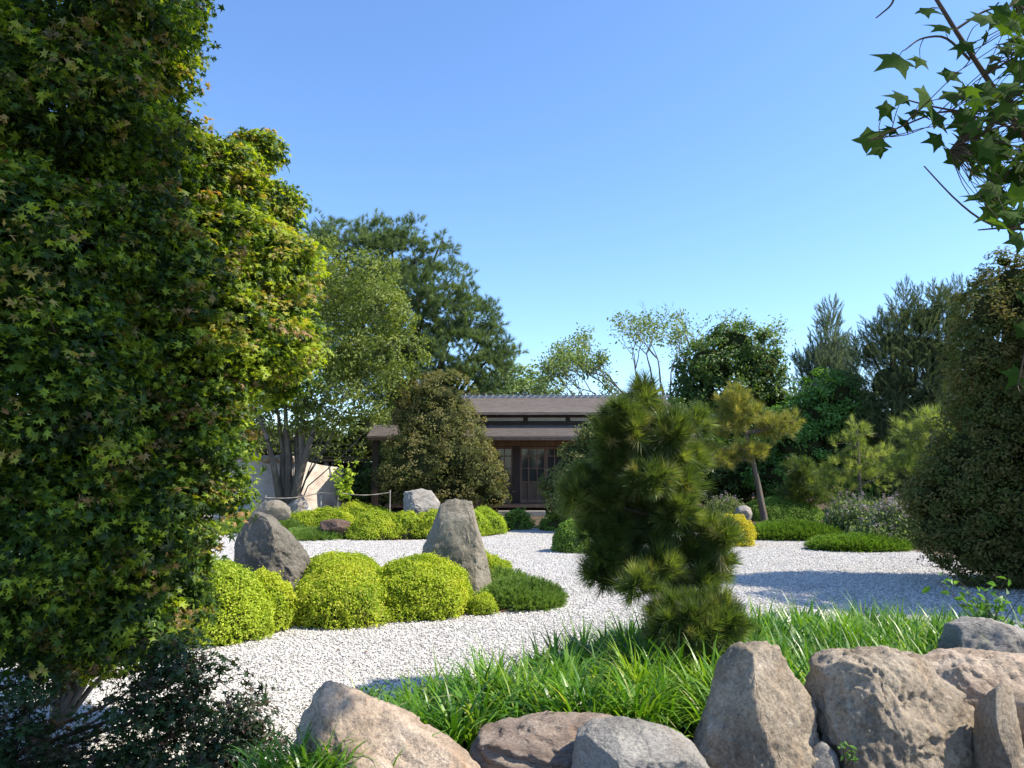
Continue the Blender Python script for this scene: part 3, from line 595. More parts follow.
def leafy(label, px, py, Y, n, r, mat, size, name='leafy_plant', cat='plant', stems=6, h=.2):
    c = np.array(P(px, py, Y)); M = Mesh(); pos = []
    for i in range(stems):
        e = c + np.array([rng.normal() * r * .5, rng.normal() * r * .5, h * (.7 + .6 * rng.random())]); pth = curve(c + rng.normal(size=3) * r * .2 * np.array([1, 1, 0]), e, wob=.08, n=6); tube(M, pth, np.linspace(.004, .002, 6), 5, 1)
        for q in pth[2:]:
            pos += [q + rng.normal(size=3) * r * .15 for _ in range(max(1, n // stems // 4))]
    pos = np.array(pos); ln = unit(rng.normal(size=pos.shape) * .6 + np.array([0, -.2, .8])); put(M, T_OVAL, pos, ln, size * (.7 + .6 * rng.random(len(pos))), 0)
    return tag(M.build(name, [mat, m_twig], origin=c), label, cat)
leafy('tiny round leaved weed growing between two foreground boulders', 848, 765, 3.72, 26, .05, L['bright'], .035, name='weed', stems=4, h=.07)
leafy('fresh green leafy plant above the dark blue grey boulder at right edge', 992, 632, 5.9, 160, .30, L['bright'], .07, stems=14, h=.28)
leafy('low green plant at the left end of the grass bed over the gravel', 368, 705, 5.0, 60, .12, L['bright'], .04, stems=7, h=.10)

# ------------------------------------------------------------------ TEAHOUSE
m_shingle = texmat('weathered_shingle', [(.3, (.105, .085, .07)), (.5, (.17, .14, .12)), (.7, (.235, .20, .175))], 3, 10, .9, .6, 30, stretch=(1, 6, 6), bdist=.03)
m_tile = texmat('grey_ridge_tile', [(.3, (.32, .33, .34)), (.7, (.5, .51, .52))], 8, 5, .6, .2)
m_wood = texmat('dark_stained_timber', [(.3, (.035, .024, .018)), (.7, (.075, .052, .038))], 6, 8, .7, .4, 20, stretch=(1, 1, .2))
m_wood2 = texmat('reddish_timber', [(.3, (.15, .085, .055)), (.7, (.27, .165, .11))], 6, 8, .7, .4, 20, stretch=(1, 1, .2))
m_plas = texmat('cream_plaster', [(.3, (.42, .38, .31)), (.7, (.55, .51, .44))], 4, 6, .9, .1)
m_inner = plain('dark_interior', (.02, .017, .014), .9)
m_stone = texmat('cut_stone_step', [(.3, (.18, .17, .15)), (.7, (.30, .28, .25))], 5, 8, .9, .5)
m_glass, n, l, b = newmat('window_glass'); b.inputs['Base Color'].default_value = (.05, .05, .045, 1); b.inputs['Roughness'].default_value = .06; b.inputs['Specular IOR Level'].default_value = .6
m_paper = plain('paper_screen', (.15, .10, .065), .8)
WY = 30.0
X = lambda px, y=WY: (px - CX) / F * y
Z = lambda py, y=WY: P(CX, py, y).z
th = empty('teahouse', (1.0, 32, 0), 'long low wooden Japanese teahouse with two tiered grey shingle roofs', 'building')
def part(name, M, mat, parent=None): 
    if parent is None or parent == th: return M.build(name, mat, th)
    o = M.build(name, mat); o.parent = parent; mw = Vector((0, 0, 0)); q = parent
    o.location = -(parent.location + (parent.parent.location if parent.parent else Vector())); return o
def roof(name, x0, x1, ye, ze, yr, zr, t=.09, over=.0, mat=None, side=0):
    """front slope from eave (ye,ze) to ridge (yr,zr); made of courses of shingles; side: back slope mirrored"""
    M = Mesh(); n_ = 14
    for s in ([0, 1] if side else [0]):
        for i in range(n_):
            a, b_ = i / n_, (i + 1) / n_; y0 = ye + (yr - ye) * a; y1 = ye + (yr - ye) * b_; z0 = ze + (zr - ze) * a; z1 = ze + (zr - ze) * b_
            if s: y0, y1 = 2 * yr - y0, 2 * yr - y1
            lift = .018; sx = -over * a; 
            V = [(x0 + over * a, y0, z0 + lift), (x1 - over * a, y0, z0 + lift), (x1 - over * b_, y1, z1), (x0 + over * b_, y1, z1),
                 (x0 + over * a, y0, z0 - t), (x1 - over * a, y0, z0 - t), (x1 - over * b_, y1, z1 - t), (x0 + over * b_, y1, z1 - t)]
            M.add(V, [[0, 1, 2, 3], [7, 6, 5, 4], [0, 4, 5, 1], [0, 3, 7, 4], [1, 5, 6, 2]], 0)
    return M
zE = Z(412.5, 29.7); zR = Z(397.5, 32.6)
ur = part('upper_roof', roof('r', X(425, 31), X(672, 31), 29.7, zE, 32.6, zR, side=1), m_shingle)
M = Mesh(); box(M, X(425, 32.6) + .1, X(672, 32.6) - .1, 32.48, 32.72, zR - .02, zR + .10); part('ridge_cap', M, m_tile, ur)
M = Mesh(); xx = np.arange(X(425, 32.6) + .2, X(672, 32.6) - .2, .30)
for q in xx: tube(M, [(q, 32.40, zR + .13), (q, 32.8, zR + .13)], .075, 8)
part('ridge_tiles', M, m_tile, ur)
zL0 = Z(436, 28.7); zL1 = Z(425, 30.2)
lr = part('lower_roof', roof('r', X(367, 28.7), X(700, 28.7), 28.7, zL0, 30.25, zL1, t=.06), m_shingle)
M = Mesh(); box(M, X(367, 28.7) + .03, X(700, 28.7) - .03, 28.72, 28.78, zL0 - .16, zL0 - .063); part('fascia', M, m_wood2, lr)
M = Mesh()
for q in np.arange(X(367, 28.7) + .2, X(700, 28.7), .62): 
    V, Fc = boxV(q - .045, q + .045, 28.8, 30.1, 0, .11); V[:, 2] += zL0 - .19 + (V[:, 1] - 28.8) / (30.1 - 28.8) * (zL1 - zL0); M.add(V, Fc)
part('rafters', M, m_wood2, lr)
wl, wr = X(395), X(690)
M = Mesh(); box(M, wl, wr, 30.26, 30.45, zL1 - .25, zE + .15); cl = part('clerestory', M, m_wood)
M = Mesh()
for a_ in np.arange(wl + .1, wr - 1.6, 1.72): box(M, a_ + .1, a_ + 1.62, 30.225, 30.27, zL1 + .17, zL1 + .30)
part('clerestory_strip', M, m_plas, cl)
zf = Z(503, 29.8); zt = Z(446.5)
M = Mesh(); box(M, wl, wr, 30.12, 35, .1, zf); box(M, wl, wr, 34.9, 35, zf, zR - .6); box(M, wl, wl + .12, 30.3, 34.9, zf, zE); box(M, wr - .12, wr, 30.3, 34.9, zf, zE); part('wall', M, m_wood)
M = Mesh(); box(M, wl, wr, 30.02, 30.16, zt + .02, zL0 + .10); part('lintel', M, m_wood2)
M = Mesh(); box(M, wl - .2, wr + .2, 29.1, 30.11, zf - .14, zf - .02); part('veranda_floor', M, m_wood2)
for q in (X(395) + .1, X(458), X(516.5), X(575), X(634), X(688)):
    M = Mesh(); box(M, q - .13, q + .13, 29.98, 30.22, zf - .015, zt + .016); part('post', M, m_wood)
M = Mesh(); box(M, X(376, 29) - .12, X(376, 29) + .12, 28.95, 29.19, 0, zL0 + .0); part('corner_post', M, m_wood)
def door(x0, x1, lower):
    M = Mesh(); fr = .07; y0, y1 = 30.05, 30.10; zz0, zz1 = zf + .0, zt
    box(M, x0, x0 + fr, y0, y1, zz0, zz1); box(M, x1 - fr, x1, y0, y1, zz0, zz1); box(M, x0 + fr + .002, x1 - fr - .002, y0 + .004, y1 - .004, zz1 - fr - .03, zz1 - .002); box(M, x0 + fr + .002, x1 - fr - .002, y0 + .004, y1 - .004, zz0 + .002, zz0 + .12)
    w_ = (x1 - x0) / 3
    for k in (1, 2): box(M, x0 + k * w_ - .02, x0 + k * w_ + .02, y0 + .008, y1 - .008, zz0 + .122, zz1 - fr - .032)
    for t in (.36, .60, .82): box(M, x0 + fr + .002, x1 - fr - .002, y0 + .012, y1 - .012, zz0 + (zz1 - zz0) * t, zz0 + (zz1 - zz0) * t + .04)
    d = part('sliding_door', M, m_wood2)
    M = Mesh(); box(M, x0 + fr, x1 - fr, 30.112, 30.118, zz0 + (zz1 - zz0) * .37, zz1 - fr); part('glass_pane', M, m_glass, d)
    M = Mesh(); box(M, x0 + fr, x1 - fr, 30.112, 30.118, zz0 + .1, zz0 + (zz1 - zz0) * .368); part('lower_panel', M, m_paper, d)
ps = [X(395) + .23, X(458), X(516.5), X(575), X(634), X(688)]
for a_, b_ in zip(ps[:-1], ps[1:]):
    mid = (a_ + b_) / 2; door(a_ + .14, mid - .005, 1); door(mid + .005, b_ - .14, 0)
M = Mesh(); box(M, X(498, 28.6), X(545, 28.6), 28.3, 28.85, 0, .17); tag(M.build('stone_step', m_stone, origin=(X(520, 28.6), 28.6, 0)), 'low grey stone step in front of the teahouse veranda', 'step')

# ------------------------------------------------------------------ garden wall, shed, rope fence, wires
m_wallp = texmat('pinkish_stucco', [(.35, (.46, .37, .31)), (.5, (.66, .57, .49)), (.7, (.76, .68, .60))], 1.6, 10, .9, .5, 12, bdist=.03)
gw = empty('garden_wall', (-8.6, 27.5, 0), 'sunlit pinkish white plastered garden wall behind the multi stemmed tree', 'wall')
def warp(V, amp, f, s): V = np.array(V); return V + np.stack([fbm(V * f, 3, s), fbm(V * f + 9, 3, s), fbm(V * f + 23, 3, s)], 1) * amp
def gridwall(x0, x1, y0, y1, h0, h1, n_=60, m_=14, top=.0, seed=3):
    Mh = Mesh(); xs = np.linspace(x0, x1, n_); V = []
    for i, x_ in enumerate(xs):
        h = h0 + (h1 - h0) * i / (n_ - 1) + top * float(fbm(np.array([[x_ * 1.3, 0, 0]]), 3, seed)[0])
        yy = y0 + (y1 - y0) * i / (n_ - 1)
        for j in range(m_): V.append((x_, yy, h * j / (m_ - 1)))
        for j in range(m_): V.append((x_, yy + .35, h * (m_ - 1 - j) / (m_ - 1)))
    k = 2 * m_; Fc = [[i * k + j, (i + 1) * k + j, (i + 1) * k + j + 1, i * k + j + 1] for i in range(n_ - 1) for j in range(k - 1)]
    ends = [[j for j in range(k)], [(n_ - 1) * k + (k - 1 - j) for j in range(k)]]
    Mh.add(warp(V, .035, 1.4, seed), Fc, 0)
    return Mh
gridwall(X(205, 25), X(343, 30), 25, 30, Z(455, 25), Z(468, 30), top=.10).build('wall_panel', m_wallp, gw)
xs = X(268, 28); rk = Mesh(); V0, F0 = ico(3)
for i in range(7):
    rk.add(warp(V0 * np.array([.28 + .1 * rng.random(), .25, .16]) , .06, 3, i) + np.array([X(205, 25) + (X(343, 30) - X(205, 25)) * (.03 + i * .09), 25.2 + 5 * (.03 + i * .09), Z(455, 25) * (1 - i * .09) + Z(468, 30) * i * .09 + .05]), F0, 0, .5, 0, True)
rk.build('coping_stones', RK['pink'], gw)
sh = empty('shed', (X(345, 32), 33, 0), 'dark open fronted wooden shed behind the multi stemmed tree', 'shed')
sx0, sx1 = X(303, 32), X(392, 32); sz = Z(461, 32)
M = Mesh(); box(M, sx0, sx1, 34, 34.1, 0, sz - .05); box(M, sx0, sx0 + .1, 32.1, 33.99, 0, sz - .05); box(M, sx1 - .1, sx1, 32.1, 33.99, 0, sz - .05); M.build('wall', m_wood, sh)
M = Mesh(); V, Fc = boxV(sx0 - .2, sx1 + .2, 31.8, 34.3, sz, sz + .09); M.add(V, Fc); M.build('roof', m_wood, sh)
for q in (312, 327, 331, 352):
    M = Mesh(); a_ = X(q, 32); box(M, a_ - .07, a_ + .07 + (.22 if q == 327 else 0), 32.0, 32.09, 0, sz - .06); M.build('plank', m_barkpale if q in (327, 331) else m_wood, sh)
M = Mesh(); box(M, X(313, 32) + .06, X(322, 32), 32.02, 32.07, .9, 1.5); M.build('shutter', m_wood2, sh)
fence = empty('rope_fence', (X(330, 24), 24, 0), 'thin bamboo stakes joined by a slack rope in front of the shed', 'fence')
st = [(268, 23.5), (323, 24), (339.5, 24), (391, 24.5)]; tops = []
for q, y in st:
    M = Mesh(); tp_ = Z(490 if q != 268 else 495, y); tube(M, [(X(q, y), y, 0), (X(q, y) + .01, y, tp_)], .022, 8); M.build('stake', m_barkpale, fence); tops.append(np.array([X(q, y), y, tp_ - .08]))
M = Mesh()
for a_, b_ in zip(tops[:-1], tops[1:]):
    t = np.linspace(0, 1, 14)[:, None]; p = a_ + (b_ - a_) * t; p[:, 2] -= .10 * np.sin(t[:, 0] * math.pi) * np.linalg.norm(b_ - a_) / 2; p[:, 1] -= .03; tube(M, p, .016, 6)
M.build('rope', m_barkpale, fence)
pole = []
for q in (120, 430):
    M = Mesh(); x_ = X(q, 29.4); tube(M, [(x_, 29.4, 0), (x_, 29.4, 3.2)], [.08, .06], 10); o = M.build('utility_pole', m_barkdk, origin=(x_, 29.4, 0)); tag(o, 'slim dark wooden pole carrying the cables, hidden behind the ' + ('maple' if q == 120 else 'left bronze shrub'), 'pole', 'poles')
for i, (ya, yb) in enumerate([(439, 444), (446, 450), (453, 455), (459, 458)]):
    t = np.linspace(0, 1, 24)[:, None]; a_ = np.array(P(120, ya, 29.4)); b_ = np.array(P(430, yb, 29.4)); p = a_ + (b_ - a_) * t; p[:, 2] -= .12 * np.sin(t[:, 0] * math.pi)
    M = Mesh(); tube(M, p, .013, 5); tag(M.build('cable', plain('black_cable', (.03, .03, .03), .5), origin=a_), ['topmost', 'second from top', 'third from top', 'lowest'][i] + ' of the thin dark cables behind the multi stemmed tree', 'cable', 'cables behind the garden wall')

# ------------------------------------------------------------------ TREES
def tree(name, label, cat, Y, base_px, lobes, mat, ncl, rc, per, size, tmpl=T_OVAL, trunk=m_bark, r0=.2, group=None, corek=0, twigs=60, tipfn=None, lean=None, split=.35, crown='crown', base=None, **kw):
    b0 = base if base is not None else (X(base_px, Y), Y, 0.0); e = empty(name, b0, label, cat, group)
    lb = lobes_px(Y, lobes); Mc = Mesh()
    pos, nrm = foliage(Mc, lb, ncl, rc, per, tmpl, size, tipp=tipfn, **kw)
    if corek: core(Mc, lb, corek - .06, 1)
    Mc.build(crown, [mat, m_core], e)
    Mt = Mesh(); tw = pos[rng.choice(len(pos), min(twigs, len(pos)), replace=False)] if twigs else None
    limbs(Mt, b0, lb, r0, twigs=tw, twig_r=max(.012, r0 * .12), lean=lean, split=split); Mt.build('trunk', [trunk], e)
    return e, lb
bronze_tip = lambda amt: (lambda lp, k, cr: np.clip((k - .8) * 4, 0, 1) * amt * (cr > .35) * (.5 + .5 * rng.random(len(k))))
gT = 'trees around the dry garden'
# tall pine behind, left
tree('pine_tree', 'tall blue green pine rising behind the multi stemmed tree on the left', 'tree', 40, 405,
     [(340, 262, 52, 34), (380, 258, 48, 22), (418, 268, 26, 16), (432, 300, 52, 36), (400, 320, 60, 44), (462, 318, 34, 22), (478, 342, 26, 16), (450, 352, 50, 28), (485, 372, 24, 13), (460, 385, 36, 14), (400, 375, 60, 30), (350, 330, 60, 60), (326, 232, 26, 14), (498, 352, 15, 8), (440, 245, 16, 8), (392, 232, 28, 10)],
     L['bluepine'], 1750, .55, 9, 1.55, tmpl=T_TUFT_FAR, trunk=m_barkdk, r0=.42, twigs=160, shell=.45, gap=-.5, rough=.28, freq=.55, up=.75, group=gT, flat=.6, seed=3)
# multi stemmed mid green tree
lb_m = [(300, 255, 36, 34), (290, 300, 52, 40), (345, 290, 52, 38), (372, 322, 44, 34), (330, 345, 58, 40), (390, 352, 34, 28), (300, 385, 50, 30), (352, 392, 52, 30), (384, 408, 26, 16), (318, 422, 36, 16), (262, 350, 40, 40), (375, 375, 28, 20), (250, 410, 40, 30)]
e_ms, lbm = tree('multi_stemmed_tree', 'multi stemmed tree with grey trunks and mid green leaves before the garden wall', 'tree', 26, 293, lb_m,
     L['oak'], 2700, .40, 24, .12, trunk=m_bark, r0=.045, twigs=170, shell=.35, gap=-.22, rough=.3, freq=.8, group=gT, seed=5, split=.30, base=(X(293, 26), 26, 0))
M = Mesh()
for q, t_ in ((268, 440), (286, 430), (302, 428), (312, 436), (296, 425), (283, 450)):
    a_ = np.array([X(293 + (q - 293) * .25, 26), 26 + rng.normal() * .1, -.02]); b_ = np.array(P(q, t_, 26 + rng.normal() * .4)); p = curve(a_, b_, wob=.06, n=12); tube(M, p, np.linspace(.16, .085, 12), 9)
    b2 = np.array(P(q + (q - 293) * 1.1, t_ - 55, 26)); p2 = curve(b_, b2, wob=.06, n=8); tube(M, p2, np.linspace(.085, .03, 8), 8)
M.build('stem', [m_bark], e_ms)
M = Mesh(); V0, F0 = ico(4); V = V0 * np.array([.5, .4, .95]); V[:, 2] = np.maximum(V[:, 2], -.05); V[:, 0] *= (1.25 - .75 * np.clip(V[:, 2], 0, 1)); V = warp(V, .08, 2.5, 8); M.add(V + np.array([X(302, 25.8), 25.75, 0]), F0, 0, .5, 0, True)
M.build('root_flare', [m_barkpale], e_ms)
# left bronze shrub
tree('bronze_shrub', 'tall olive and bronze leaved shrub hiding the left half of the teahouse', 'shrub', 26.5, 440,
     [(438, 398, 36, 24), (440, 425, 42, 32), (425, 460, 44, 38), (455, 455, 40, 32), (478, 478, 28, 24), (400, 480, 26, 20), (432, 488, 44, 18), (492, 495, 16, 12), (412, 425, 22, 22), (446, 380, 18, 9)],
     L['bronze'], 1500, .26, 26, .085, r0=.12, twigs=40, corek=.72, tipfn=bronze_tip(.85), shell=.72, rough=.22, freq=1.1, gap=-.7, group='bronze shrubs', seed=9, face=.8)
# right bronze-green shrub near teahouse
tree('bronze_shrub', 'dark green shrub with bronze tips between the teahouse doors and the big pine', 'shrub', 22, 600,
     [(622, 414, 14, 10), (604, 440, 26, 18), (578, 472, 22, 16), (600, 475, 38, 30), (552, 484, 11, 12), (582, 502, 32, 14), (625, 450, 30, 34), (572, 452, 10, 7), (590, 428, 10, 8)],
     L['olive'], 1100, .25, 24, .095, r0=.1, twigs=40, corek=.72, tipfn=bronze_tip(.9), shell=.7, rough=.24, freq=1.1, gap=-.6, group='bronze shrubs', seed=10, tmpl=T_OVAL)
# dark structure trees between
tree('evergreen_shrub', 'dark evergreen mass behind the leaning pine at the back right', 'shrub', 33, 720, [(700, 470, 40, 34), (735, 480, 40, 30), (680, 440, 30, 40), (760, 470, 40, 34)],
     L['dark'], 700, .4, 22, .15, r0=.15, twigs=20, corek=.7, shell=.65, group='evergreens at the back right', seed=12, gap=-.45)
tree('broadleaf_tree', 'dark glossy round crowned tree beside the airy pale tree', 'tree', 36, 730,
     [(735, 345, 26, 20), (712, 368, 34, 28), (755, 368, 32, 32), (700, 400, 34, 28), (740, 405, 44, 34), (768, 400, 24, 30), (725, 440, 44, 26), (775, 440, 20, 30), (730, 335, 14, 9)],
     L['dark'], 1300, .42, 24, .17, r0=.25, twigs=40, corek=.66, shell=.7, group='evergreens at the back right', seed=13, rough=.26, freq=.6, gap=-.5, tipfn=lambda lp, k, cr: (k > .9) * (cr > .5) * .7 * rng.random(len(k)))
tree('cypress_tree', 'feathery silver green cypress with a pointed leader at the back right', 'tree', 38, 826,
     [(830, 312, 2, 14), (830, 330, 7, 18), (829, 352, 17, 18), (827, 378, 28, 26), (824, 410, 34, 30), (808, 365, 12, 14), (848, 358, 13, 14), (826, 440, 36, 28)],
     L['cypress'], 900, .30, 5, .85, tmpl=T_SPRAY, trunk=m_barkdk, r0=.16, twigs=50, shell=.15, group='evergreens at the back right', seed=14, gap=-1.2, up=1.6, flat=1.2, face=.5)
tree('broadleaf_tree', 'fresh green leafy tree in front of the cypress at the back right', 'tree', 31, 835,
     [(835, 395, 34, 22), (812, 420, 32, 26), (850, 420, 30, 30), (800, 450, 38, 28), (840, 455, 36, 30), (786, 478, 40, 22), (790, 425, 22, 20), (850, 485, 44, 18)],
     L['bright'], 1400, .36, 24, .15, r0=.2, twigs=40, corek=.66, shell=.7, group='evergreens at the back right', seed=15, rough=.24, freq=.7, gap=-.5)
tree('cedar_tree', 'large dark feathery cedar left of the big bronze shrub at the right', 'tree', 30, 915,
     [(925, 320, 24, 24), (893, 342, 24, 22), (915, 350, 40, 32), (955, 325, 22, 24), (945, 365, 36, 44), (895, 385, 40, 36), (925, 415, 48, 44), (885, 430, 30, 34), (905, 465, 50, 30), (870, 350, 12, 14), (905, 318, 7, 22), (958, 300, 14, 14), (880, 330, 7, 12), (938, 308, 8, 16)],
     L['cedar'], 2100, .4, 5, .72, tmpl=T_SPRAY, trunk=m_barkdk, r0=.28, twigs=60, corek=.55, shell=.5, group='evergreens at the back right', seed=16, gap=-.8, up=.9, flat=1.0)
tree('distant_tree', 'pale green distant tree just above the left part of the ridge of the teahouse', 'tree', 60, 512, [(514, 378, 26, 11), (540, 386, 24, 8), (494, 390, 24, 10), (520, 400, 50, 14)],
     L['pale'], 420, .7, 18, .3, r0=.3, twigs=20, group='distant trees beyond the roof', seed=17, shell=.4, gap=-.4)
# low belts closing the horizon
def belt(name, label, Y, items, mat, ncl, rc, per, size, seed, group):
    tree(name, label, 'tree', Y, items[len(items) // 2][0], items, mat, ncl, rc, per, size, r0=.25, twigs=20, corek=.7, group=group, seed=seed, shell=.6, gap=-.5)
gB = 'distant trees closing the garden'
belt('distant_tree', 'mid green distant trees showing under the multi stemmed crown behind the cables', 50, [(200, 445, 50, 34), (265, 450, 46, 30), (320, 448, 46, 30), (375, 440, 44, 34), (150, 440, 50, 40)], L['oak'], 1100, .6, 20, .24, 21, gB)
belt('distant_tree', 'dark green distant hedge right of the teahouse roof', 48, [(680, 450, 50, 36), (740, 455, 50, 36), (800, 452, 50, 40), (870, 450, 60, 46), (940, 446, 60, 46)], L['dark'], 1100, .7, 20, .28, 22, gB)
belt('distant_tree', 'dark hedge far behind the maple at left', 46, [(-60, 440, 90, 60), (60, 445, 80, 50), (120, 452, 60, 36)], L['dark'], 700, .7, 20, .28, 23, gB)
belt('distant_tree', 'dark trees beyond the right edge behind the bronze shrub', 34, [(1000, 430, 60, 90), (1090, 420, 80, 110)], L['dark'], 700, .6, 20, .25, 24, gB)
belt('hedge', 'dark shrubbery between the shed and the teahouse corner', 30.5, [(352, 488, 26, 14), (380, 482, 18, 20), (390, 450, 12, 24)], L['dark'], 420, .3, 22, .12, 25, gB)

# airy sparse tree: a real branching skeleton with leaf clusters at the tips
def airy():
    b0 = (X(672, 40), 40, 0.); e = empty('airy_tree', b0, 'open branched tree with sparse pale young leaves against the sky', 'tree', gT); M = Mesh(); tips = []
    def grow(p, d, ln, r, lv):
        q = p + d * ln; tube(M, curve(p, q, wob=.05, n=6), np.linspace(r, r * .68, 6), 6 if lv < 3 else 4)
        if lv >= 2: tips.append(q)
        if lv == 6: return
        k = 2 if lv else 5
        if lv in (1, 2, 3, 4): k = 2 + (rng.random() < .5)
        for i in range(k):
            nd = d + rdir(1)[0] * (.62 if lv else 0.85); nd[0] *= 1.12; nd[2] = nd[2] * .8 + .22; nd = nd / np.linalg.norm(nd)
            grow(q, nd, ln * (.62 + .22 * rng.random()), r * .62, lv + 1)
    base = np.array(b0); tube(M, curve(base, P(668, 440, 40), wob=.02), np.linspace(.26, .19, 9), 10)
    for px, py in ((600, 368), (625, 345), (655, 332), (690, 335), (725, 340), (568, 376), (752, 350), (552, 388), (580, 362), (588, 352), (640, 326), (708, 326), (565, 392), (672, 350), (615, 385)):
        s = np.array(P(668 + (px - 668) * .12, 436, 40)); t = np.array(P(px, py, 40 + rng.normal() * 1.5)); m_ = s + (t - s) * .5
        v = (m_ - s); tube(M, curve(s, m_, wob=.05, up=.06), np.linspace(.13, .07, 9), 7)
        v = (t - m_); ln = np.linalg.norm(v); v = v / ln
        grow(m_, v, ln * .47, .05, 1 if rng.random() < .5 else 2)
    Mt = M.build('trunk', [m_bark], e); tips = np.array(tips); per = 6
    pos = np.repeat(tips, per, 0) + rng.normal(size=(len(tips) * per, 3)) * .20; keep = rng.random(len(pos)) < .75; pos = pos[keep]; keep = (pos[:, 2] < P(660, 309, 40).z + .35 * rng.random(len(pos))) ; pos = pos[keep]
    Mc = Mesh(); put(Mc, T_OVAL, pos, unit(rng.normal(size=pos.shape) + np.array([0, 0, .4])), .17 * (.6 + .8 * rng.random(len(pos)))); Mc.build('crown', [L['pale']], e)
airy()

# ------------------------------------------------------------------ PINES
def pine(name, label, Y, base_px, pads, mat, ntuft, size, trunk_pts=None, r0=.06, tmpl=T_TUFT, group='garden pines', shell=.35, up=.7, twigs=80, tipfn=None, bark=m_barkdk, jitter=.35, base_z=0., gap=-2, corek=0, grow=0, wsoft=False):
    b0 = np.array([X(base_px, Y), Y, base_z]); e = empty(name, b0, label, 'tree', group); lb = lobes_px(Y, [(q[0], q[1], q[2] + grow, q[3] + grow, *q[4:]) for q in pads])
    M = Mesh(); pos, nrm, k, idx = lobe_points(lb, ntuft, shell, .2, 3.0, 5, .5, weights=[(q[2] + 7) * (q[3] + 5) for q in pads] if wsoft else None)
    n_ = len(pos); d = unit(nrm + np.array([0, 0, up]) + rng.normal(size=(n_, 3)) * jitter)
    rnd = np.clip(.42 + .25 * fbm(pos * 3, 2, 6) + .28 * rng.normal(size=n_), 0, 1); tp = tipfn(pos, k) if tipfn else np.zeros(n_)
    ks = rng.random(n_); tms = [tmpl] if not isinstance(tmpl, list) else tmpl
    for i, t in enumerate(tms):
        s = (ks * len(tms)).astype(int) == i
        put(M, t, pos[s], d[s], size * (.7 + .6 * rng.random(s.sum())), 0, rnd[s], tp[s])
    if corek: core(M, [l_ for l_ in lb if l_[1][0] > .08], corek, 1)
    M.build('foliage', [mat, m_core], e)
    Mt = Mesh()
    if trunk_pts is None: A = limbs(Mt, b0, lb, r0)
    else:
        tpz = np.array([P(px, py, Y + (dy or 0)) for px, py, dy in trunk_pts]); tpz = np.concatenate([[b0], tpz])
        from_ = np.interp(np.linspace(0, 1, 22), np.linspace(0, 1, len(tpz)), np.arange(len(tpz))); c = np.stack([np.interp(from_, np.arange(len(tpz)), tpz[:, j]) for j in range(3)], 1)
        tube(Mt, c, np.linspace(r0, r0 * .35, 22), 10); A = [c]
        for cc, rr_ in lb:
            i = np.argmin(((c - cc) ** 2).sum(1) + np.maximum(c[:, 2] - cc[2], 0) * 2); p = curve(c[i], cc, wob=.08, n=8); tube(Mt, p, np.linspace(r0 * .45, r0 * .15, 8), 7); A.append(p)
        A = np.concatenate(A)
    sel = rng.choice(n_, min(twigs, n_), replace=False)
    for q in pos[sel]:
        i = np.argmin(((A - q) ** 2).sum(1)); tube(Mt, curve(A[i], q, wob=.1, n=4), np.linspace(r0 * .14, r0 * .06, 4), 4)
    Mt.build('trunk', [bark], e); return e
YP = 6.25
tf = [tuft(90, .10, .15, .0078, 22, 66, 31), tuft(84, .08, .16, .0078, 30, 78, 32), tuft(80, .13, .14, .0078, 18, 56, 33)]
pine('pine_tree', 'bushy long needled pine in the middle foreground rising from the grass', YP, 690,
     [(*q, rng.normal() * .16) for q in [(643, 397, 1, 7), (640, 412, 4, 6), (620, 410, 1, 6), (632, 430, 7, 8), (656, 424, 5, 7), (625, 424, 3, 6), (612, 434, 5, 9), (672, 434, 7, 7), (697, 425, 6, 4), (640, 450, 13, 8), (668, 457, 11, 8), (614, 460, 7, 7), (690, 464, 5, 7), (650, 480, 15, 8), (680, 486, 9, 8), (620, 486, 11, 7), (585, 486, 7, 5), (574, 499, 5, 4), (602, 506, 9, 6), (640, 507, 13, 7), (675, 514, 9, 7),
      (590, 531, 7, 5), (616, 531, 11, 6), (650, 536, 13, 7), (700, 531, 7, 7), (722, 540, 5, 7), (690, 556, 11, 7), (606, 555, 9, 5), (600, 575, 8, 4), (631, 565, 11, 6), (660, 571, 13, 6), (714, 565, 9, 6), (640, 588, 7, 3), (671, 590, 11, 4), (700, 583, 8, 4)]],
     L['pine'], 1750, .74, trunk_pts=[(682, 600, 0), (665, 540, .05), (652, 480, 0), (646, 440, 0), (643, 410, 0)], r0=.055, tmpl=tf, base_z=.1, shell=.5, jitter=.22, corek=1.0, up=.75, grow=2, wsoft=True,
     tipfn=lambda p, k: (rng.random(len(p)) < .07) * .8 * rng.random(len(p)))
pine('pine_tree', 'low drooping skirt of pine needles over the grass below the big pine', YP - .5, 700,
     [(690, 628, 30, 10, 0), (716, 626, 16, 8, 0), (674, 620, 16, 8, .1), (702, 616, 20, 8, .1)], L['pine'], 420, .68, trunk_pts=[(698, 630, 0)], r0=.04, tmpl=tf, base_z=.2, up=.3, grow=6,
     tipfn=lambda p, k: (rng.random(len(p)) < .15) * .8 * rng.random(len(p)))
YG = 23.5
pine('golden_pine', 'golden yellow pine with layered pads and a slender leaning trunk', YG, 762,
     [(736, 404, 18, 9), (744, 416, 22, 8), (722, 428, 18, 6), (776, 427, 22, 6), (793, 420, 7, 4), (718, 458, 20, 7), (748, 452, 18, 6), (703, 450, 12, 5), (735, 394, 9, 4)],
     L['goldpine'], 620, 1.1, trunk_pts=[(760, 495, 0), (755, 470, 0), (748, 440, 0), (740, 410, 0)], r0=.11, tmpl=tuft(46, .12, .20, .010, 20, 70, 41), bark=m_bark, twigs=60, up=.9,
     tipfn=lambda p, k: np.clip((k - .7) * 2.5, 0, 1) * rng.random(len(p)))
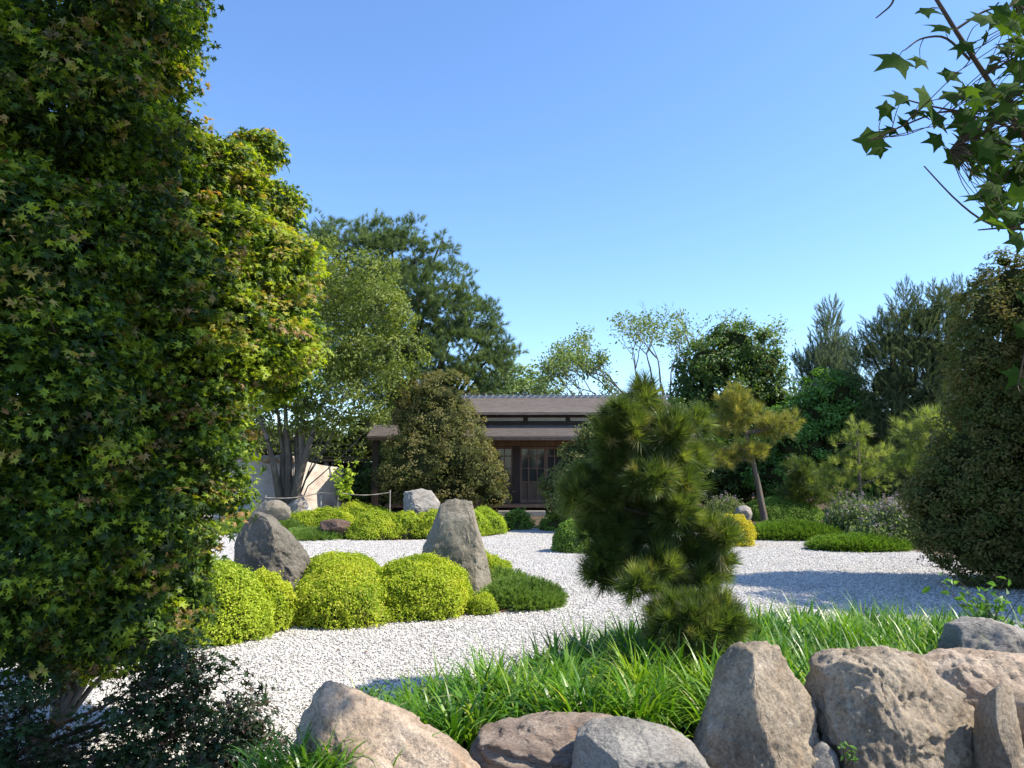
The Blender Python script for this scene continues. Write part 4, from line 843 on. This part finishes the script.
tcl = tuft(42, .12, .18, .010, 20, 70, 42)
pine('cloud_pine', 'pale green pine with stepped pads at the right of the flowering perennials', 24, 858,
     [(857, 430, 12, 10), (852, 445, 17, 8), (868, 462, 26, 10), (845, 470, 30, 10), (880, 455, 16, 8), (835, 488, 22, 8), (875, 480, 24, 10)], L['cloudpine'], 300, 1.05, trunk_pts=[(860, 490, 0), (858, 450, 0), (857, 432, 0)], r0=.08, tmpl=tcl, bark=m_bark, twigs=30, up=.9)
pine('cloud_pine', 'pale yellow green pine half hidden by the big bronze shrub', 21, 930,
     [(930, 420, 18, 10), (918, 434, 26, 9), (940, 438, 22, 9), (905, 440, 13, 6), (925, 462, 30, 12), (900, 470, 18, 9)], L['cloudpine'], 300, 1.1, trunk_pts=[(932, 480, 0), (930, 425, 0)], r0=.08, tmpl=tcl, bark=m_bark, twigs=30, up=.9)
pine('cloud_pine', 'small dark young pine between the green mound and the stepped pine', 26, 802,
     [(800, 470, 12, 10), (806, 486, 18, 12), (795, 496, 12, 8), (812, 498, 16, 8)], L['pine'], 330, 1.2, trunk_pts=[(803, 475, 0)], r0=.06, tmpl=tcl, bark=m_bark, twigs=20, up=1)

# ------------------------------------------------------------------ flowering perennials
def perennial(label, px0, px1, ytop, ybot, n, seed, fl=.4, name='flowering_perennial', group='perennials along the gravel'):
    pc = (px0 + px1) / 2; yf = G(pc, ybot).y; r = (px1 - px0) / 2 / F * yf; Yc = yf + r * .8; M = Mesh(); H = P(pc, ytop, Yc).z; c0 = np.array([X(pc, Yc), Yc, 0]); lp = []; fp = []
    for i in range(n):
        a = rng.random() * 6.283; q = r * rng.random() ** .5; b_ = c0 + np.array([math.cos(a) * q, math.sin(a) * q * .8, 0]); h = H * (.65 + .4 * rng.random()) * (1 - .35 * (q / r) ** 2); e_ = b_ + np.array([rng.normal() * .12, rng.normal() * .12, h])
        p = curve(b_, e_, wob=.06, n=6); tube(M, p, np.linspace(.008, .004, 6), 3, 0, .4)
        for u in range(16): lp.append(p[rng.integers(0, 5)] + rng.normal(size=3) * .06)
        if rng.random() < fl:
            for u in range(9): fp.append(e_ + np.array([rng.normal() * .022, rng.normal() * .022, -.11 * rng.random() + .03]))
    lp = np.array(lp); put(M, T_SMALL, lp, unit(rng.normal(size=lp.shape) + np.array([0, 0, .5])), .075 * (.5 + rng.random(len(lp))), 0)
    if fp: fp = np.array(fp); put(M, T_SMALL, fp, rdir(len(fp)), .045, 1)
    return tag(M.build(name, [L['herb'], m_flower], origin=c0), label, 'plant', group)
perennial('pink mauve flowering perennial beside the big bronze shrub', 868, 915, 492, 549, 420, 1, .3)
perennial('loose green perennial with scattered mauve flowers above the ground cover', 822, 880, 490, 540, 420, 2, .18)
perennial('shorter green perennial at the gravel edge in front of the mauve flowers', 850, 900, 515, 550, 260, 3, .12)
perennial('grey green wispy perennial left of the leaning pine trunk', 706, 740, 492, 518, 160, 4, .3)
e = leafy('thin shrub with young yellow green leaves beside the rope fence', 347, 507, 24.2, 260, .5, L['lime'], .14, name='young_shrub', cat='shrub', stems=7, h=1.1)

# ------------------------------------------------------------------ big bronze shrub on the right
tree('bronze_shrub', 'huge dark bronze green shrub filling the right edge beside the gravel', 'shrub', 12.0, 1010,
     [(990, 312, 28, 30), (1012, 285, 26, 28), (1050, 330, 70, 70), (985, 360, 32, 40), (1004, 415, 46, 46), (1040, 420, 70, 70), (985, 450, 50, 44), (960, 495, 42, 34), (1000, 500, 70, 50), (965, 535, 42, 32), (1000, 560, 48, 28), (1060, 520, 80, 70), (924, 497, 20, 20), (935, 525, 22, 20), (948, 470, 26, 22), (1004, 262, 12, 8),
      (1150, 420, 90, 110, -1.7), (1150, 300, 80, 90, -1.7), (1160, 540, 90, 70, -1.7)],  # these lobes stand out of view, added to shade more of the gravel
     L['bronzegreen'], 8000, .17, 26, .054, r0=.12, twigs=60, corek=.64, tipfn=bronze_tip(.75), shell=.76, rough=.2, freq=1.4, gap=-.8, group='bronze shrubs', seed=31, face=.8)

# ------------------------------------------------------------------ MAPLE on the left
def maple():
    YM = 5.2; b0 = (X(40, YM), YM + .4, 0.0); e = empty('maple_tree', b0, 'dense dark maple with sunlit yellow green edges filling the left side', 'tree')
    lob = [(60, 10, 130, 60), (132, 20, 58, 46), (178, 6, 20, 20), (120, 75, 60, 50), (155, 45, 28, 30), (40, 110, 130, 80), (110, 160, 80, 60), (170, 160, 50, 42), (222, 172, 36, 30), (258, 152, 18, 20), (200, 205, 70, 50), (255, 215, 42, 44),
           (268, 275, 40, 44), (215, 270, 80, 60), (120, 250, 110, 80), (20, 260, 110, 110), (275, 335, 36, 44), (225, 345, 70, 56), (130, 350, 110, 80), (270, 378, 38, 26), (30, 400, 120, 110), (130, 430, 90, 70), (165, 440, 52, 46), (185, 485, 40, 34), (232, 455, 16, 14), (222, 500, 14, 12), (120, 520, 84, 70), (160, 560, 44, 56), (30, 540, 110, 100), (165, 610, 34, 40), (110, 620, 80, 50), (30, 630, 90, 46), (205, 395, 40, 30)]
    lb = lobes_px(YM, [(*q, rng.normal() * .15 + np.clip((q[0] - 110) / 130, -.6, 1.25) * (1.0 if q[1] < 420 else .4), min(q[2], q[3]) / F * YM * 1.15) for q in lob]); M = Mesh()
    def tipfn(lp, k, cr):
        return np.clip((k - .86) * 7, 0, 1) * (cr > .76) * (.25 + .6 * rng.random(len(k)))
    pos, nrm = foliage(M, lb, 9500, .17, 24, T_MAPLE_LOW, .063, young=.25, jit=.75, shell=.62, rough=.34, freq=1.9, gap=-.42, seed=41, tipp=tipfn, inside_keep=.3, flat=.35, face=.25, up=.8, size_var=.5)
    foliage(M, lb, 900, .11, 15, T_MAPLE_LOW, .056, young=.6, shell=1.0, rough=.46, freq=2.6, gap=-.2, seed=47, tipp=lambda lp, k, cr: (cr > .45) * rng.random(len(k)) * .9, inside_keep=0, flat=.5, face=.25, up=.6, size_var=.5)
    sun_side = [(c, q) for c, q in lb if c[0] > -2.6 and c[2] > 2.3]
    foliage(M, sun_side, 1700, .15, 18, T_MAPLE_LOW, .060, young=2.2, shell=.93, rough=.34, freq=1.9, gap=-.3, seed=41, tipp=tipfn, inside_keep=.1, flat=.4, face=.25, up=.7, size_var=.5)  # extra leaves on the sun-facing lobes, sunlight put into their lighter colour
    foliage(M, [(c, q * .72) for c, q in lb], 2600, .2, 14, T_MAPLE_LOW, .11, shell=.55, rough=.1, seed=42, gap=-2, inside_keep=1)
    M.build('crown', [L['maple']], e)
    Mt = Mesh(); limbs(Mt, b0, lb, .042, twigs=pos[rng.choice(len(pos), 420, replace=False)], twig_r=.008); Mt.build('trunk', [m_bark], e)
maple()
# low dark branches below the maple
def skirt():
    Y = 4.6; b0 = (X(-40, Y), Y + .2, 0.0); e = empty('maple_sapling', b0, 'sparse dark leaved sapling under the maple, its leaves cut out against the gravel', 'tree')
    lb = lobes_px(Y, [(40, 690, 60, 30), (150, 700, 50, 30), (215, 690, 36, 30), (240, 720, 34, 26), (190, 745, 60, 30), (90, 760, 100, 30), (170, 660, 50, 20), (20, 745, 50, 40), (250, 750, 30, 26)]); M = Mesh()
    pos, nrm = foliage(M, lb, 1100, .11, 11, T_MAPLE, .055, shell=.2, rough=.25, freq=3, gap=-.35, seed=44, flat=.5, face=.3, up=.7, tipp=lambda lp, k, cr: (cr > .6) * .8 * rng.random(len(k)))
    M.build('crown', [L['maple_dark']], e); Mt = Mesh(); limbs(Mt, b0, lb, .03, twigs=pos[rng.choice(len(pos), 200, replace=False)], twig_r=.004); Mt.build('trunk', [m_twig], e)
skirt()

# ------------------------------------------------------------------ overhanging branch, top right
def overhang():
    b0 = np.array([2.35, 2.3, .22]); e = empty('sweetgum_tree', b0, 'overhanging tree with large star shaped leaves reaching in at the top right', 'tree'); M = Mesh(); Mt = Mesh()
    Yb = 2.1; top = np.array(P(1060, 235, 2.25)); tube(Mt, curve(b0, [2.2, 2.3, 3.6], wob=.02, n=10), np.linspace(.09, .06, 10), 12)
    def q(px, py, dy=0): return np.array(P(px, py, Yb + dy))
    main = [np.array([2.22, 2.3, 2.9]), q(1060, 190, .1), q(1020, 130, .05), q(985, 75, 0), q(955, 30, 0), q(925, -20, 0), q(880, -70, 0)]
    def path(pts, r0, r1, n=24):
        pts = np.array(pts); t = np.linspace(0, len(pts) - 1, n); c = np.stack([np.interp(t, np.arange(len(pts)), pts[:, j]) for j in range(3)], 1)
        for _ in range(2): c[1:-1] = (c[:-2] + c[1:-1] * 2 + c[2:]) / 4
        tube(Mt, c, np.linspace(r0, r1, n), 8); bp.append(c)
    bp = []
    path(main, .011, .004)
    for pts in ([q(1020, 130, .05), q(980, 118), q(945, 108), q(905, 125), q(870, 140)], [q(1000, 110), q(960, 112, .1), q(925, 105, .1), q(890, 95, .1)], [q(970, 60), q(945, 35), q(920, 38, .05), q(905, 50)],
                [q(1060, 200, .1), q(1015, 230), q(985, 224), q(955, 200), q(924, 166)], [q(1040, 230), q(1000, 228), q(978, 230)], [q(1045, 180), q(1000, 150), q(975, 135), q(950, 150)], [q(900, -20), q(892, 5), q(876, 18)], [q(1060, 240, .1), q(1040, 300), q(1025, 350), q(1018, 385)], [q(985, 75), q(1010, 60), q(1030, 50)], [q(955, 30), q(985, 10), q(1015, 5)]):
        path(pts, .0042, .0018, 14)
    lv = []
    # (px, py, size px) of the leaves one can tell apart, then a scatter through the dense part
    for px, py, s in ((898, 60, 62), (868, 140, 58), (885, 108, 34), (925, 95, 58), (950, 95, 50), (945, 28, 44), (925, 10, 40), (965, 120, 46), (975, 130, 40), (985, 20, 42), (1005, 12, 40), (1003, 50, 40), (915, 112, 36), (905, 125, 34), (955, 160, 40), (965, 45, 34), (1015, 175, 46), (1000, 195, 46), (1012, 222, 44), (1020, 240, 36), (990, 175, 34), (1018, 375, 40), (1022, 330, 36), (1020, 295, 26), (1000, 95, 40), (1012, 110, 40), (1018, 75, 36), (880, 150, 38), (903, 98, 40), (935, 118, 46), (948, 75, 38), (920, 60, 34), (938, 140, 34), (968, 150, 40), (893, 130, 30)):
        lv.append((q(px, py, rng.normal() * .08), s / F * Yb / 1.05))
    for i in range(230):
        a = rng.random(); px = 1075 - 118 * rng.random() ** 1.15; py = 85 + 140 * a; lv.append((q(px + max(0, (py - 150)) * .45, py, rng.normal() * .18), (.065 + .05 * rng.random())))
    for i in range(75): lv.append((q(1075 - 90 * rng.random() ** 1.3, -20 + 110 * rng.random(), rng.normal() * .18), (.065 + .045 * rng.random())))
    for i in range(40): lv.append((q(1035 + 60 * rng.random(), 230 + 180 * rng.random(), rng.normal() * .15), (.09 + .04 * rng.random())))
    pos = np.array([a for a, _ in lv]); sz = np.array([s for _, s in lv]); nrm = unit(np.array([0, -.65, .55]) + rng.normal(size=pos.shape) * .45); nrm[:35] = unit(np.array([0, -.9, .3]) + rng.normal(size=(35, 3)) * .28)
    B = np.concatenate([c for k_, c in enumerate(bp) if k_ not in (4, 5)])
    for p_ in pos:
        j = np.argmin(((B - p_) ** 2).sum(1)); g_ = curve(B[j], p_, wob=.12, n=6); tube(Mt, g_, np.linspace(.0016, .0008, 6), 4)
    Mt.build('branch', [m_twig], e)
    tV, tF = maple_leaf(5, .62); V, Fc = inst(tV, tF, pos, frames(nrm, unit(np.stack([rng.normal(size=len(pos)), rng.normal(size=len(pos)) * .3, rng.normal(size=len(pos)) * .5], 1))), sz)
    M.add(V, Fc, 0, np.repeat(rng.random(len(pos)), len(tV)), 0)
    up_ = [(np.array(c), np.array(r_)) for c, r_ in (((1.6, 3.4, 7.0), (1.4, 1.1, 1.2)), ((2.7, 2.6, 6.6), (1.4, 1.3, 1.2)), ((0.4, 3.4, 6.5), (1.2, 1.1, 1.0)), ((1.4, 3.5, 8.7), (1.5, 1.1, 1.2)), ((2.4, 3.2, 10.2), (1.4, 1.2, 1.1)), ((-.4, 3.2, 7.4), (1.1, 1.1, 1.0)), ((.3, 2.8, 5.8), (1.2, .9, .8)), ((1.7, 2.9, 5.8), (1.2, .9, .8)))]  # unseen upper crown, added out of view to shade the maple's front
    foliage(M, up_, 4000, .3, 14, T_MAPLE_LOW, .17, shell=.4, seed=61)
    limbs(Mt2 := Mesh(), [2.2, 2.3, 3.4], up_, .06); Mt2.build('limb', [m_twig], e)
    M.build('crown', [L['branch']], e)
overhang()
for i, (px, py) in enumerate(((366, 654), (338, 652), (610, 612))):
    c = G(px, py); M = Mesh(); put(M, T_MAPLE_LOW, np.array([[c.x, c.y, .025]]), np.array([[.2, -.3, 1.]]), np.array([.06]), 0, rnd=.5)
    tag(M.build('fallen_leaf', plain('dry_leaf', (.16, .07, .04), .8), origin=c), ['curled brown leaf on the gravel near the front golden mound', 'brown leaf on the gravel left of another, below the front golden mound', 'brown leaf on the gravel left of the big pine'][i], 'leaf', 'fallen leaves on the gravel')
